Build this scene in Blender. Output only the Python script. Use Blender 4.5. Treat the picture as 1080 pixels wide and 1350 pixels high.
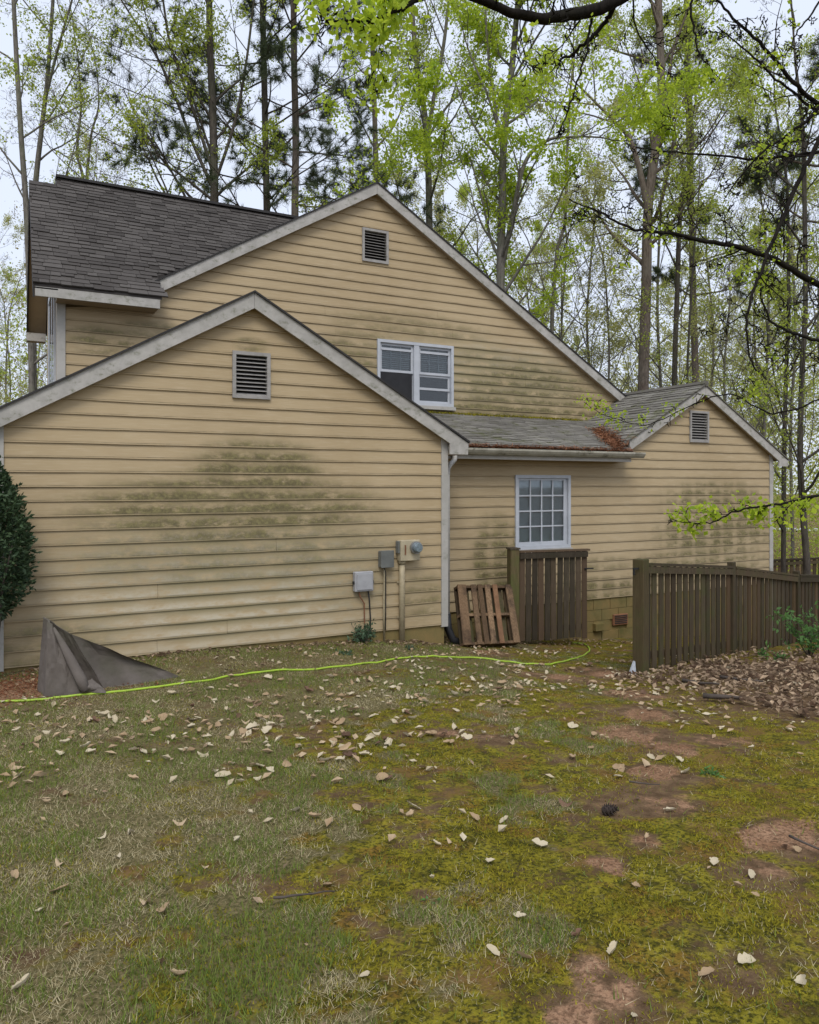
import bpy, math, random
import numpy as np
from math import sin, cos, tan, pi, radians
from mathutils import Vector

for o in list(bpy.data.objects):
    bpy.data.objects.remove(o)
scene = bpy.context.scene
COL = scene.collection
random.seed(7)
RNG = np.random.default_rng(11)

# ------------------------------------------------------------------ camera
EYE = 2.345
CAMX, CAMY = -5.65, -9.68
YAW = radians(28.0)
FPX = 1000.0                        # focal length in photograph pixels (1080 x 1350)
HOR = 640.0                         # horizon row in the photograph
cam_d = bpy.data.cameras.new('camera')
cam_d.sensor_fit = 'VERTICAL'
cam_d.sensor_height = 36.0
cam_d.lens = FPX / 1350.0 * 36.0
cam_d.shift_y = -(675.0 - HOR) / 1350.0
cam_d.clip_end = 2000.0
cam = bpy.data.objects.new('camera', cam_d)
COL.objects.link(cam)
cam.location = (CAMX, CAMY, EYE)
cam.rotation_euler = (radians(90), 0, -YAW)
scene.camera = cam

# ------------------------------------------------------------------ world, sun, exposure
world = bpy.data.worlds.new('World')
scene.world = world
world.use_nodes = True
wn = world.node_tree
wn.nodes.clear()
sky = wn.nodes.new('ShaderNodeTexSky')
sky.sky_type = 'NISHITA'
sky.sun_disc = False
SUN_EL, SUN_AZ = radians(52), radians(205)      # azimuth clockwise from +Y
sky.sun_elevation = SUN_EL
sky.sun_rotation = SUN_AZ
sky.dust_density = 4.0
sky.air_density = 1.0
mixs = wn.nodes.new('ShaderNodeMix')
mixs.data_type = 'RGBA'
mixs.inputs[0].default_value = 0.88
mixs.inputs[7].default_value = (6.1, 6.65, 7.8, 1)   # the even overcast layer
bg = wn.nodes.new('ShaderNodeBackground')
bg.inputs[1].default_value = 0.12
wo = wn.nodes.new('ShaderNodeOutputWorld')
wn.links.new(sky.outputs[0], mixs.inputs[6])
wn.links.new(mixs.outputs[2], bg.inputs[0])
wn.links.new(bg.outputs[0], wo.inputs[0])

sun_d = bpy.data.lights.new('sun', 'SUN')
sun_d.energy = 1.5
sun_d.angle = radians(25)
sun_d.color = (1.0, 0.965, 0.91)
sun = bpy.data.objects.new('sun', sun_d)
COL.objects.link(sun)
sd = Vector((sin(SUN_AZ) * cos(SUN_EL), cos(SUN_AZ) * cos(SUN_EL), sin(SUN_EL)))
sun.rotation_euler = sd.to_track_quat('Z', 'Y').to_euler()
sun.location = (-8, -14, 20)

scene.view_settings.view_transform = 'Standard'
scene.view_settings.look = 'None'
scene.view_settings.exposure = 0.30
scene.view_settings.gamma = 1.0
scene.view_settings.use_curve_mapping = False

# ------------------------------------------------------------------ where a photograph pixel's ray meets the place
SA, CA = sin(YAW), cos(YAW)
def ray(x, y):
    r = (x - 540.0) / FPX
    return np.array([r * CA + SA, -r * SA + CA, (HOR - y) / FPX])
CAM = np.array([CAMX, CAMY, EYE])
def at_depth(x, y, t):
    return CAM + ray(x, y) * t
def at_wall(x, y, Y):
    d = ray(x, y)
    return CAM + d * ((Y - CAMY) / d[1])

# terrain: smooth surface through surveyed heights
GP = np.array([
    (-5.65, -9.68, .70), (-9, -9, .72), (-2.5, -9.5, .66), (2, -8.5, .55), (-5.7, 0, .22), (-4.9, -1.6, .30), (-3.9, 0, .28), (-2, 0, .22),
    (-.7, 0, .14), (.15, 0, -.02), (1.64, .37, -.21), (3.6, .9, -.45), (8.6, .9, -.75), (1.59, -2.43, -.105),
    (4.28, -1.64, -.27), (6.97, -.85, -.52), (5.5, -4.2, .0), (0, -5.2, .30), (-5.2, -5, .50), (5, -9, .55), (-12, -9, .75), (-12, 0, .35),
    (-12, 7, 0), (13, -8, .35), (14, 3, -1.0), (0, 12, -.5), (10, 10, -1.1), (30, 14, -1.7), (-60, 60, -1.0), (60, 60, -2.2), (60, -60, .5),
    (-60, -60, 1.2), (0, 110, -2.0), (-300, 300, -2), (300, 300, -3), (300, -300, 0), (-300, -300, 1)], float)
def _rbf():
    n = len(GP)
    d = np.hypot(GP[:, None, 0] - GP[None, :, 0], GP[:, None, 1] - GP[None, :, 1])
    A = np.zeros((n + 3, n + 3))
    A[:n, :n] = -d + np.eye(n) * -0.02
    A[:n, n] = 1; A[n, :n] = 1
    A[:n, n + 1:] = GP[:, :2]; A[n + 1:, :n] = GP[:, :2].T
    b = np.zeros(n + 3); b[:n] = GP[:, 2]
    return np.linalg.solve(A, b)
_W = _rbf()
def gz(X, Y):
    X = np.asarray(X, float); Y = np.asarray(Y, float)
    out = _W[len(GP)] + _W[len(GP) + 1] * X + _W[len(GP) + 2] * Y
    for i, (a, b, c) in enumerate(GP):
        out = out - _W[i] * np.sqrt((X - a) ** 2 + (Y - b) ** 2 + .25)
    return out
_off = np.mean([gz(a, b) - c for a, b, c in GP[:22]])
def ground_z(X, Y):
    return gz(X, Y) - _off
def at_ground(x, y, lift=0.0):
    d = ray(x, y)
    t = 2.0
    for _ in range(400):
        p = CAM + d * t
        h = p[2] - float(ground_z(p[0], p[1])) - lift
        if h < 0.002:
            break
        t += max(.01, h * .8)
    return CAM + d * t

# value noise for scattering
_perm = np.random.default_rng(3).random((256, 256))
def vnoise(x, y):
    xi = np.floor(x).astype(int); yi = np.floor(y).astype(int)
    fx = x - xi; fy = y - yi
    fx = fx * fx * (3 - 2 * fx); fy = fy * fy * (3 - 2 * fy)
    g = lambda a, b: _perm[a & 255, b & 255]
    return (g(xi, yi) * (1 - fx) + g(xi + 1, yi) * fx) * (1 - fy) + (g(xi, yi + 1) * (1 - fx) + g(xi + 1, yi + 1) * fx) * fy
def fbm(x, y, o=4):
    s = 0; a = .5
    for i in range(o):
        s = s + a * vnoise(x * 2 ** i + 17.3 * i, y * 2 ** i + 5.1 * i); a *= .5
    return s / (1 - .5 ** o)
def smooth(a, b, x):
    t = np.clip((x - a) / (b - a), 0, 1)
    return t * t * (3 - 2 * t)

# ------------------------------------------------------------------ node helper and materials
class NT:
    def __init__(s, name):
        s.m = bpy.data.materials.new(name); s.m.use_nodes = True
        s.t = s.m.node_tree; s.t.nodes.clear()
        s.out = s.t.nodes.new('ShaderNodeOutputMaterial')
    def n(s, typ, **k):
        nd = s.t.nodes.new('ShaderNode' + typ)
        for a, v in k.items(): setattr(nd, a, v)
        return nd
    def put(s, sock, v):
        if isinstance(v, bpy.types.NodeSocket): s.t.links.new(v, sock)
        elif isinstance(v, (tuple, list)) and sock.type == 'RGBA': sock.default_value = (*v[:3], 1)
        else: sock.default_value = v
    def math(s, op, a, b=0.0, c=None, clamp=False):
        nd = s.n('Math', operation=op, use_clamp=clamp)
        s.put(nd.inputs[0], a); s.put(nd.inputs[1], b)
        if c is not None: s.put(nd.inputs[2], c)
        return nd.outputs[0]
    def mix(s, f, a, b, mode='MIX'):
        nd = s.n('Mix', data_type='RGBA', blend_type=mode)
        s.put(nd.inputs[0], f); s.put(nd.inputs[6], a); s.put(nd.inputs[7], b)
        return nd.outputs[2]
    def pos(s):
        return s.n('NewGeometry').outputs['Position']
    def obj(s):
        return s.n('TexCoord').outputs['Object']
    def scaled(s, v, sc):
        nd = s.n('Mapping'); s.put(nd.inputs[0], v); nd.inputs['Scale'].default_value = sc
        return nd.outputs[0]
    def noise(s, v, scale, detail=4, rough=.55, dist=0.0):
        nd = s.n('TexNoise'); s.put(nd.inputs['Vector'], v)
        nd.inputs['Scale'].default_value = scale; nd.inputs['Detail'].default_value = detail
        nd.inputs['Roughness'].default_value = rough; nd.inputs['Distortion'].default_value = dist
        return nd.outputs[0]
    def rng(s, v, a, b, c=0.0, d=1.0, smoothstep=True):
        nd = s.n('MapRange', interpolation_type='SMOOTHSTEP' if smoothstep else 'LINEAR')
        s.put(nd.inputs[0], v)
        for i, q in enumerate((a, b, c, d)): s.put(nd.inputs[1 + i], q)
        return nd.outputs[0]
    def sep(s, v):
        nd = s.n('SeparateXYZ'); s.put(nd.inputs[0], v); return nd.outputs
    def bump(s, h, strength=.3, dist=.01):
        nd = s.n('Bump'); s.put(nd.inputs['Height'], h); nd.inputs['Strength'].default_value = strength
        nd.inputs['Distance'].default_value = dist
        return nd.outputs[0]
    def pbr(s, color, rough=.7, normal=None, spec=.35, metal=0.0, trans=None):
        b = s.n('BsdfPrincipled')
        s.put(b.inputs['Base Color'], color); s.put(b.inputs['Roughness'], rough)
        b.inputs['Specular IOR Level'].default_value = spec; b.inputs['Metallic'].default_value = metal
        if normal is not None: s.put(b.inputs['Normal'], normal)
        o = b.outputs[0]
        if trans:
            tr = s.n('BsdfTranslucent'); s.put(tr.inputs[0], trans[1])
            mx = s.n('MixShader'); mx.inputs[0].default_value = trans[0]
            s.t.links.new(o, mx.inputs[1]); s.t.links.new(tr.outputs[0], mx.inputs[2]); o = mx.outputs[0]
        s.t.links.new(o, s.out.inputs[0])
        return s.m
MAT = {}

def siding(name, stains, chalk=None, stud=0.0):
    """tan painted lap siding: lap-edge dirt, algae in the given patches (cx, cz, rx, rz, strength)"""
    n = NT(name)
    p = n.pos(); x, y, z = n.sep(p)
    grain = n.noise(n.scaled(p, (1.2, 1.2, 26)), 3, 4)
    big = n.noise(p, .8, 4)
    fine = n.noise(p, 22, 5, .65)
    base = n.mix(n.rng(big, .3, .7), (.372, .280, .158), (.425, .327, .192))
    base = n.mix(n.math('MULTIPLY', n.rng(grain, .45, .75), .35), base, (.54, .45, .31))
    # height inside a board: 0 at its lower edge
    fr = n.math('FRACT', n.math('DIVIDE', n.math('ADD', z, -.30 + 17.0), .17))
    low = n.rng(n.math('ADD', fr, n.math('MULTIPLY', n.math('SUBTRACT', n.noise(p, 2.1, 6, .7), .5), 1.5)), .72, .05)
    tot = None
    for cx, cz, rx, rz, st in stains:
        dx = n.math('DIVIDE', n.math('SUBTRACT', x, cx), rx); dz = n.math('DIVIDE', n.math('SUBTRACT', z, cz), rz)
        d = n.math('SQRT', n.math('ADD', n.math('MULTIPLY', dx, dx), n.math('MULTIPLY', dz, dz)))
        m = n.rng(d, 1.05, .40, 0, st)
        tot = m if tot is None else n.math('MAXIMUM', tot, m)
    nz = n.noise(n.scaled(p, (1, 1, 2.2)), 3.6, 8, .72)
    m = n.math('MULTIPLY', tot, n.rng(nz, .28, .56))
    if stud:                                  # algae grows thinner over the studs
        sv = n.math('SINE', n.math('MULTIPLY', x, 2 * pi / .40))
        m = n.math('MULTIPLY', m, n.rng(n.math('ADD', sv, n.math('MULTIPLY', n.math('SUBTRACT', nz, .5), 2.4)), -1.0, -.1, 1 - stud, 1.0))
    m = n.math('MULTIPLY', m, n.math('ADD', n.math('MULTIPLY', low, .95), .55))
    m = n.math('MULTIPLY', m, n.rng(fine, .22, .62, .55, 1.05), clamp=True)
    m = n.math('MULTIPLY', m, .93)
    if chalk:
        cx, cz, rx, rz, st = chalk
        dx = n.math('DIVIDE', n.math('SUBTRACT', x, cx), rx); dz = n.math('DIVIDE', n.math('SUBTRACT', z, cz), rz)
        d = n.math('SQRT', n.math('ADD', n.math('MULTIPLY', dx, dx), n.math('MULTIPLY', dz, dz)))
        ck = n.math('MULTIPLY', n.rng(d, 1.0, .3, 0, st), n.math('MULTIPLY', n.rng(nz, .36, .6), n.rng(fr, .75, .1, .25, 1.0)))
        base = n.mix(ck, base, (.50, .455, .345))
        up = n.math('MULTIPLY', n.rng(d, 1.0, .3, 0, .8), n.rng(fr, .25, .85))
        base = n.mix(n.math('MULTIPLY', up, n.rng(big, .3, .6)), base, (.215, .185, .095))
    col = n.mix(m, base, n.mix(n.rng(fine, .35, .7), (.082, .068, .028), (.200, .172, .068)))
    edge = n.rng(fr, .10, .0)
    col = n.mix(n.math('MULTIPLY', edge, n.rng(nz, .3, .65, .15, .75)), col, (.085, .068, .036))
    ln = n.sep(n.scaled(p, (1, 1, 1)))
    h = n.math('ADD', n.math('MULTIPLY', grain, .6), n.math('MULTIPLY', fine, .4))
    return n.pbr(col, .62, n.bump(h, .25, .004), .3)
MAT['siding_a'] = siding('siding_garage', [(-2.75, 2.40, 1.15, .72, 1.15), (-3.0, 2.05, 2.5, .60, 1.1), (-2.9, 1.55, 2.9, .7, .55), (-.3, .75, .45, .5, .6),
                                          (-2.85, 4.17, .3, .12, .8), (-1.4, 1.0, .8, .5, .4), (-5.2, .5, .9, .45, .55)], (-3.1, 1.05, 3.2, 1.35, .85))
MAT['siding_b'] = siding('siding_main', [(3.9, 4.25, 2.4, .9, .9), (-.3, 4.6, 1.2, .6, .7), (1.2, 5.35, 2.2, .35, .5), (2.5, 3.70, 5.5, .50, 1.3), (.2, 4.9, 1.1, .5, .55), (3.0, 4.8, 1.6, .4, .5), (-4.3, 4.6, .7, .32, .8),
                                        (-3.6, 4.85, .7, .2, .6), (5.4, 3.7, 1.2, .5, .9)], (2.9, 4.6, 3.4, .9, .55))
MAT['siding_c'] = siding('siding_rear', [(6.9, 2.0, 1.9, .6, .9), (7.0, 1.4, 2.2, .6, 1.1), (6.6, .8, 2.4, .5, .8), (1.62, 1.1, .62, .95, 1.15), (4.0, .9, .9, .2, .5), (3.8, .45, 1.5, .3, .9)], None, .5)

def paint(name, a, b, stain=(.14, .145, .09), amt=.55, sc=3.0):
    n = NT(name); p = n.pos()
    nz = n.noise(p, sc, 7, .68); f2 = n.noise(p, 38, 4, .6)
    col = n.mix(n.rng(nz, .3, .7), a, b)
    m = n.math('MULTIPLY', n.rng(n.noise(n.scaled(p, (1, 1, 1.6)), sc * 1.4, 7, .7), .50, .72, 0, amt), n.rng(f2, .3, .6, .35, 1))
    return n.pbr(n.mix(m, col, stain), .6, n.bump(f2, .15, .003), .3)
MAT['fascia'] = paint('weathered_white_paint', (.33, .315, .285), (.45, .43, .395), amt=1.0, sc=4.5)
MAT['trim'] = paint('white_trim', (.36, .345, .31), (.43, .41, .375), amt=.5)
MAT['vinyl'] = paint('white_window_frame', (.41, .43, .46), (.48, .50, .535), amt=.15)
MAT['soffit'] = paint('soffit_paint', (.33, .25, .16), (.38, .29, .19), amt=.2)
MAT['gutter'] = paint('gutter_metal', (.30, .28, .22), (.42, .40, .33), (.07, .065, .04), amt=.95, sc=4)
MAT['vent'] = paint('vent_paint', (.27, .255, .24), (.35, .335, .31), amt=.5, sc=8)

def simple(name, col, rough=.7, spec=.35, metal=0.0, var=.25, sc=8):
    n = NT(name); p = n.pos(); nz = n.noise(p, sc, 5, .6)
    a = tuple(c * (1 - var) for c in col); b = tuple(c * (1 + var) for c in col)
    return n.pbr(n.mix(n.rng(nz, .25, .75), a, b), rough, n.bump(nz, .2, .004), spec, metal)
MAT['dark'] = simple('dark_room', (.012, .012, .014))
MAT['under'] = simple('felt_under', (.028, .026, .025))
MAT['grey_box'] = simple('grey_steel_box', (.13, .135, .125), .5, .4, 0, .15)
MAT['light_box'] = simple('light_grey_box', (.34, .34, .35), .5, .4, 0, .12)
MAT['beige_box'] = simple('beige_painted_steel', (.42, .36, .24), .5, .4, 0, .15)
MAT['conduit'] = simple('beige_conduit', (.36, .30, .19), .55, .4, 0, .2)
MAT['cable'] = simple('black_cable', (.02, .02, .02), .5)
MAT['rust'] = simple('rust_pipe', (.22, .10, .05), .7)
MAT['black_pipe'] = simple('black_plastic', (.018, .018, .02), .45, .4)
MAT['blind'] = simple('blind', (.72, .75, .78), .8, .2, 0, .08)
MAT['blind_dim'] = simple('dim_blind', (.30, .31, .31), .8, .2, 0, .15)
MAT['screen'] = simple('insect_screen', (.018, .018, .02), .6)
MAT['meter_ring'] = simple('meter_ring', (.35, .36, .37), .3, .5, .7, .1)
MAT['meter_face'] = simple('meter_face', (.16, .20, .22), .15, .6, 0, .3, 40)
MAT['scrap'] = simple('plastic_scrap', (.5, .53, .58), .5)
MAT['cone'] = simple('pine_cone', (.035, .025, .02), .8)

def foundation():
    n = NT('foundation'); p = n.pos(); nz = n.noise(p, 5, 6, .65); f = n.noise(p, 40, 4)
    c = n.mix(n.rng(nz, .3, .7), (.235, .165, .065), (.175, .145, .058))
    c = n.mix(n.rng(n.noise(p, 2.2, 5), .5, .7, 0, .8), c, (.10, .095, .03))
    return n.pbr(c, .85, n.bump(f, .5, .006), .2)
MAT['foundation'] = foundation()

def glass():
    n = NT('window_glass')
    tr = n.n('BsdfTransparent'); tr.inputs[0].default_value = (.80, .84, .85, 1)
    gl = n.n('BsdfGlossy'); gl.inputs['Roughness'].default_value = .03
    fr = n.n('Fresnel'); fr.inputs[0].default_value = 1.45
    mx = n.n('MixShader')
    n.t.links.new(n.math('ADD', fr.outputs[0], .03, clamp=True), mx.inputs[0])
    n.t.links.new(tr.outputs[0], mx.inputs[1]); n.t.links.new(gl.outputs[0], mx.inputs[2]); n.t.links.new(mx.outputs[0], n.out.inputs[0])
    return n.m
MAT['glass'] = glass()

def shingle(name, c0, c1, moss=0.0):
    n = NT(name); p = n.pos()
    at = n.n('Attribute', attribute_name='tone').outputs['Fac']
    f = n.noise(p, 90, 4, .7); g = n.noise(p, 1.3, 4)
    c = n.mix(at, c0, c1)
    c = n.mix(n.rng(f, .3, .7, 0, .45), c, tuple(q * .45 for q in c0))
    c = n.mix(n.rng(g, .4, .75, 0, .35), c, tuple(q * 1.25 for q in c1))
    if moss: c = n.mix(n.rng(n.noise(p, 2.6, 6, .7), .50, .66, 0, moss), c, (.095, .100, .042))
    return n.pbr(c, .92, n.bump(f, .6, .004), .15)
MAT['shingle_dark'] = shingle('brown_black_shingles', (.056, .050, .046), (.112, .102, .094))
MAT['shingle_grey'] = shingle('weathered_grey_shingles', (.145, .135, .118), (.27, .255, .225), .8)

def wood(name, a, b, c, axis=(30, 30, 2.0), stain=.5):
    n = NT(name); p = n.pos(); oi = n.n('ObjectInfo').outputs['Random']
    g = n.noise(n.scaled(p, axis), 2.2, 6, .7); bl = n.noise(p, 3.0, 5, .65)
    col = n.mix(n.rng(g, .3, .72), a, b)
    col = n.mix(n.rng(bl, .42, .7, 0, stain), col, c)
    col = n.mix(n.math('MULTIPLY', oi, .75), col, tuple(q * .45 for q in a))
    col = n.mix(n.rng(n.math('FRACT', n.math('MULTIPLY', oi, 7.31)), .5, 1.0, 0, .55), col, (b[0] * 1.05, b[1] * .80, b[2] * .70))
    return n.pbr(col, .85, n.bump(g, .5, .004), .2)
MAT['fence'] = wood('weathered_fence_wood', (.060, .043, .026), (.120, .090, .052), (.075, .078, .026), stain=.75)
MAT['post'] = wood('green_brown_post', (.085, .062, .030), (.150, .115, .058), (.095, .105, .032), stain=.9)
MAT['pallet'] = wood('pallet_wood', (.13, .078, .040), (.33, .215, .125), (.030, .022, .017), stain=.95)
MAT['gate'] = wood('gate_wood', (.055, .042, .028), (.125, .100, .068), (.055, .052, .026), stain=.6)

def bark(name, a, b, lichen):
    n = NT(name); p = n.obj()
    g = n.noise(n.scaled(p, (5, 5, 1.0)), 4, 7, .7); bl = n.noise(p, 1.1, 5, .6)
    col = n.mix(n.rng(g, .32, .68), a, b)
    col = n.mix(n.rng(bl, .45, .7, 0, .6), col, lichen)
    return n.pbr(col, .9, n.bump(g, .8, .02), .04)
MAT['bark_grey'] = bark('grey_bark', (.095, .086, .074), (.215, .198, .168), (.17, .185, .115))
MAT['bark_dark'] = bark('dark_bark', (.050, .044, .038), (.115, .100, .083), (.085, .090, .058))
MAT['bark_pine'] = bark('pine_bark', (.098, .078, .064), (.225, .185, .155), (.19, .175, .145))
MAT['bark_limb'] = bark('limb_bark', (.010, .009, .008), (.026, .022, .019), (.022, .022, .015))

def leafm(name, a, b, tr=.5, spec=.3):
    n = NT(name)
    at = n.n('Attribute', attribute_name='tone').outputs['Fac']
    col = n.mix(at, a, b)
    return n.pbr(col, .55, None, spec, trans=(tr, n.mix(.5, col, tuple(min(1, q * 1.5) for q in b))))
MAT['leaf_green'] = leafm('spring_leaf', (.16, .235, .030), (.46, .52, .075))
MAT['leaf_pale'] = leafm('pale_leaf', (.24, .26, .075), (.52, .52, .18))
MAT['leaf_rust'] = leafm('budding_leaf', (.20, .165, .06), (.33, .28, .11))
MAT['leaf_bright'] = leafm('bright_leaf', (.19, .30, .020), (.52, .62, .050))
MAT['needle'] = leafm('pine_needle', (.040, .058, .030), (.110, .140, .065), .25)
MAT['holly'] = leafm('glossy_evergreen_leaf', (.018, .040, .016), (.062, .100, .042), .1)
MAT['ivy'] = leafm('blue_green_leaf', (.035, .07, .035), (.085, .14, .075), .2)
MAT['weed'] = leafm('weed_leaf', (.06, .14, .035), (.14, .27, .07), .3)
def drym(name, a, b):
    n = NT(name); at = n.n('Attribute', attribute_name='tone').outputs['Fac']; p = n.obj()
    col = n.mix(at, a, b)
    f = n.noise(p, 30, 4)
    col = n.mix(n.rng(f, .4, .7, 0, .35), col, tuple(q * .5 for q in a))
    return n.pbr(col, .75, None, .2, trans=(.12, b))
MAT['dry_pale'] = drym('pale_dry_leaf', (.46, .38, .25), (.62, .54, .39))
MAT['dry_tan'] = drym('tan_dry_leaf', (.36, .25, .145), (.54, .415, .27))
MAT['dry_brown'] = drym('brown_dry_leaf', (.10, .058, .038), (.21, .125, .08))
MAT['litter'] = drym('litter_leaf', (.070, .036, .021), (.52, .385, .255))
MAT['straw'] = drym('pine_straw', (.16, .065, .032), (.36, .17, .09))
MAT['grass_blade'] = leafm('grass_blade', (.075, .130, .020), (.230, .275, .062), .3, .06)
MAT['grass_dry'] = leafm('dry_grass_blade', (.36, .30, .16), (.62, .54, .35), .3, .06)
MAT['moss'] = leafm('moss_tuft', (.125, .115, .011), (.330, .285, .028), .25, .04)
MAT['twig'] = simple('fallen_stick', (.075, .06, .05), .9)
def hose():
    n = NT('hose'); p = n.pos(); f = n.noise(p, 14, 4)
    return n.pbr(n.mix(n.rng(f, .4, .75, 0, .45), (.33, .48, .035), (.17, .22, .05)), .45, None, .4)
MAT['hose'] = hose()
def tarp():
    n = NT('vinyl_cover'); p = n.pos(); f = n.noise(p, 5, 5); g = n.noise(p, 120, 2)
    c = n.mix(n.rng(f, .3, .7), (.105, .088, .075), (.140, .120, .104))
    c = n.mix(n.rng(n.noise(p, 2.4, 5), .48, .68, 0, .5), c, (.070, .068, .042))
    return n.pbr(c, .75, n.bump(g, .3, .002), .25)
MAT['tarp'] = tarp()

def groundm():
    n = NT('ground'); p = n.pos()
    at = n.n('Attribute', attribute_name='mask').outputs['Color']
    moss, dirt, grass = n.sep(at)
    a = n.noise(p, 1.7, 6, .65); b = n.noise(p, 9, 6, .68); c = n.noise(p, 48, 5, .7); d = n.noise(p, 4.3, 5, .6)
    soil = n.mix(n.rng(b, .3, .7), (.10, .062, .034), (.20, .13, .075))
    mossc = n.mix(n.rng(b, .30, .66), (.066, .060, .009), (.270, .230, .024))
    mossc = n.mix(n.rng(d, .50, .66, 0, .75), mossc, (.215, .115, .026))
    mossc = n.mix(n.rng(c, .44, .60, 0, .85), mossc, (.026, .028, .008))
    mossc = n.mix(n.rng(n.noise(p, 70, 3, .6), .60, .72, 0, .55), mossc, (.30, .27, .13))
    dirtc = n.mix(n.rng(d, .3, .7), (.26, .142, .078), (.40, .24, .145))
    dirtc = n.mix(n.rng(c, .40, .62, 0, .75), dirtc, (.085, .045, .026))
    dirtc = n.mix(n.rng(n.noise(p, 75, 3, .6), .58, .70, 0, .6), dirtc, (.36, .25, .16))
    grc = n.mix(n.rng(c, .3, .7), (.052, .050, .017), (.225, .180, .090))
    mossc = n.mix(n.rng(n.noise(p, 2.6, 6, .7), .50, .64, 0, .75), mossc, n.mix(n.rng(c, .35, .65), (.110, .058, .023), (.245, .140, .062)))
    col = n.mix(n.rng(n.math('ADD', grass, n.math('MULTIPLY', n.math('SUBTRACT', b, .5), 2.2)), .30, .70), mossc, grc)
    m2 = n.rng(n.math('ADD', moss, n.math('MULTIPLY', n.math('SUBTRACT', b, .5), 1.3)), .18, .5)
    col = n.mix(m2, soil, col)
    col = n.mix(n.rng(n.math('ADD', dirt, n.math('MULTIPLY', n.math('SUBTRACT', b, .5), 1.0)), .35, .62), col, dirtc)
    h = n.math('ADD', n.math('MULTIPLY', b, .6), n.math('MULTIPLY', c, .4))
    return n.pbr(col, .95, n.bump(h, 1.0, .035), .05)
MAT['ground'] = groundm()
def roadm():
    n = NT('road'); p = n.pos(); f = n.noise(p, 3, 4)
    return n.pbr(n.mix(f, (.33, .33, .33), (.45, .45, .46)), .9)
MAT['road'] = roadm()

# ------------------------------------------------------------------ mesh helpers
def link(o, parent=None):
    COL.objects.link(o)
    if parent is not None: o.parent = parent
    return o
BASE = {}
def base_of(parent):
    while parent is not None:
        if parent.name in BASE: return BASE[parent.name]
        parent = parent.parent
    return np.zeros(3)
def tag(o, label, cat, group=None, kind=None):
    if label: o['label'] = label
    if cat: o['category'] = cat
    if group: o['group'] = group
    if kind: o['kind'] = kind
    return o
def empty(name, loc, label=None, cat=None, group=None):
    o = bpy.data.objects.new(name, None); o.empty_display_size = .2
    link(o); o.location = tuple(float(q) for q in loc)
    BASE[o.name] = np.array(loc, float)
    return tag(o, label, cat, group)
def mesh_np(name, V, F, mat, parent=None, base=None, smooth_=False, tone=None):
    """V (n,3) world coordinates; F (m,k) array or list of faces"""
    V = np.asarray(V, float)
    b = base_of(parent) if base is None else np.asarray(base, float)
    me = bpy.data.meshes.new(name)
    if isinstance(F, np.ndarray):
        m, k = F.shape
        me.vertices.add(len(V)); me.vertices.foreach_set('co', (V - b).astype(np.float32).ravel())
        me.loops.add(m * k); me.loops.foreach_set('vertex_index', F.astype(np.int32).ravel())
        me.polygons.add(m); me.polygons.foreach_set('loop_start', np.arange(0, m * k, k, dtype=np.int32))
        me.update(calc_edges=True)
    else:
        me.from_pydata([tuple(v) for v in (V - b)], [], F); me.update()
    me.polygons.foreach_set('use_smooth', np.full(len(me.polygons), bool(smooth_)))
    if tone is not None:
        a = me.attributes.new('tone', 'FLOAT', 'POINT'); a.data.foreach_set('value', np.asarray(tone, np.float32))
    me.materials.append(MAT[mat])
    o = bpy.data.objects.new(name, me)
    link(o, parent)
    if parent is None:
        o.location = tuple(b); BASE[o.name] = b
    return o
class MB:
    def __init__(s): s.V = []; s.F = []
    def quad(s, *p):
        i = len(s.V); s.V += [tuple(q) for q in p]; s.F.append(tuple(range(i, i + len(p)))); return s
    def box(s, x0, x1, y0, y1, z0, z1):
        return s.prism([(x0, y0, z0), (x1, y0, z0), (x1, y0, z1), (x0, y0, z1)], (0, y1 - y0, 0))
    def prism(s, poly, vec):
        i = len(s.V); n = len(poly); vec = np.array(vec, float)
        P = [np.array(q, float) for q in poly]
        s.V += [tuple(q) for q in P] + [tuple(q + vec) for q in P]
        s.F.append(tuple(range(i, i + n))); s.F.append(tuple(range(i + 2 * n - 1, i + n - 1, -1)))
        for k in range(n):
            s.F.append((i + k, i + n + k, i + n + (k + 1) % n, i + (k + 1) % n))
        return s
    def bar(s, a, b, w, h, up=(0, 0, 1)):
        a = np.array(a, float); b = np.array(b, float); d = b - a; d /= np.linalg.norm(d)
        u = np.array(up, float); r = np.cross(d, u); r /= np.linalg.norm(r); u = np.cross(r, d)
        return s.prism([a - r * w / 2 - u * h / 2, a + r * w / 2 - u * h / 2, a + r * w / 2 + u * h / 2, a - r * w / 2 + u * h / 2], b - a)
    def tube(s, path, rad, k=8):
        V, F = tube(np.array(path, float), np.array(rad, float) if np.ndim(rad) else np.full(len(path), rad), k)
        i = len(s.V); s.V += [tuple(v) for v in V]; s.F += [tuple(int(q) + i for q in f) for f in F]
        n = len(path)
        s.F.append(tuple(range(i + k - 1, i - 1, -1))); s.F.append(tuple(range(i + (n - 1) * k, i + n * k)))
        return s
    def build(s, name, mat, parent=None, base=None, smooth_=False, bevel=0.0):
        o = mesh_np(name, s.V, s.F, mat, parent, base, smooth_)
        import bmesh
        bm = bmesh.new(); bm.from_mesh(o.data); bmesh.ops.recalc_face_normals(bm, faces=bm.faces)
        if bevel:
            bmesh.ops.remove_doubles(bm, verts=bm.verts, dist=1e-5)
            bmesh.ops.bevel(bm, geom=bm.edges, offset=bevel, segments=1, affect='EDGES', clamp_overlap=True)
        bm.to_mesh(o.data); bm.free()
        return o
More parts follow.
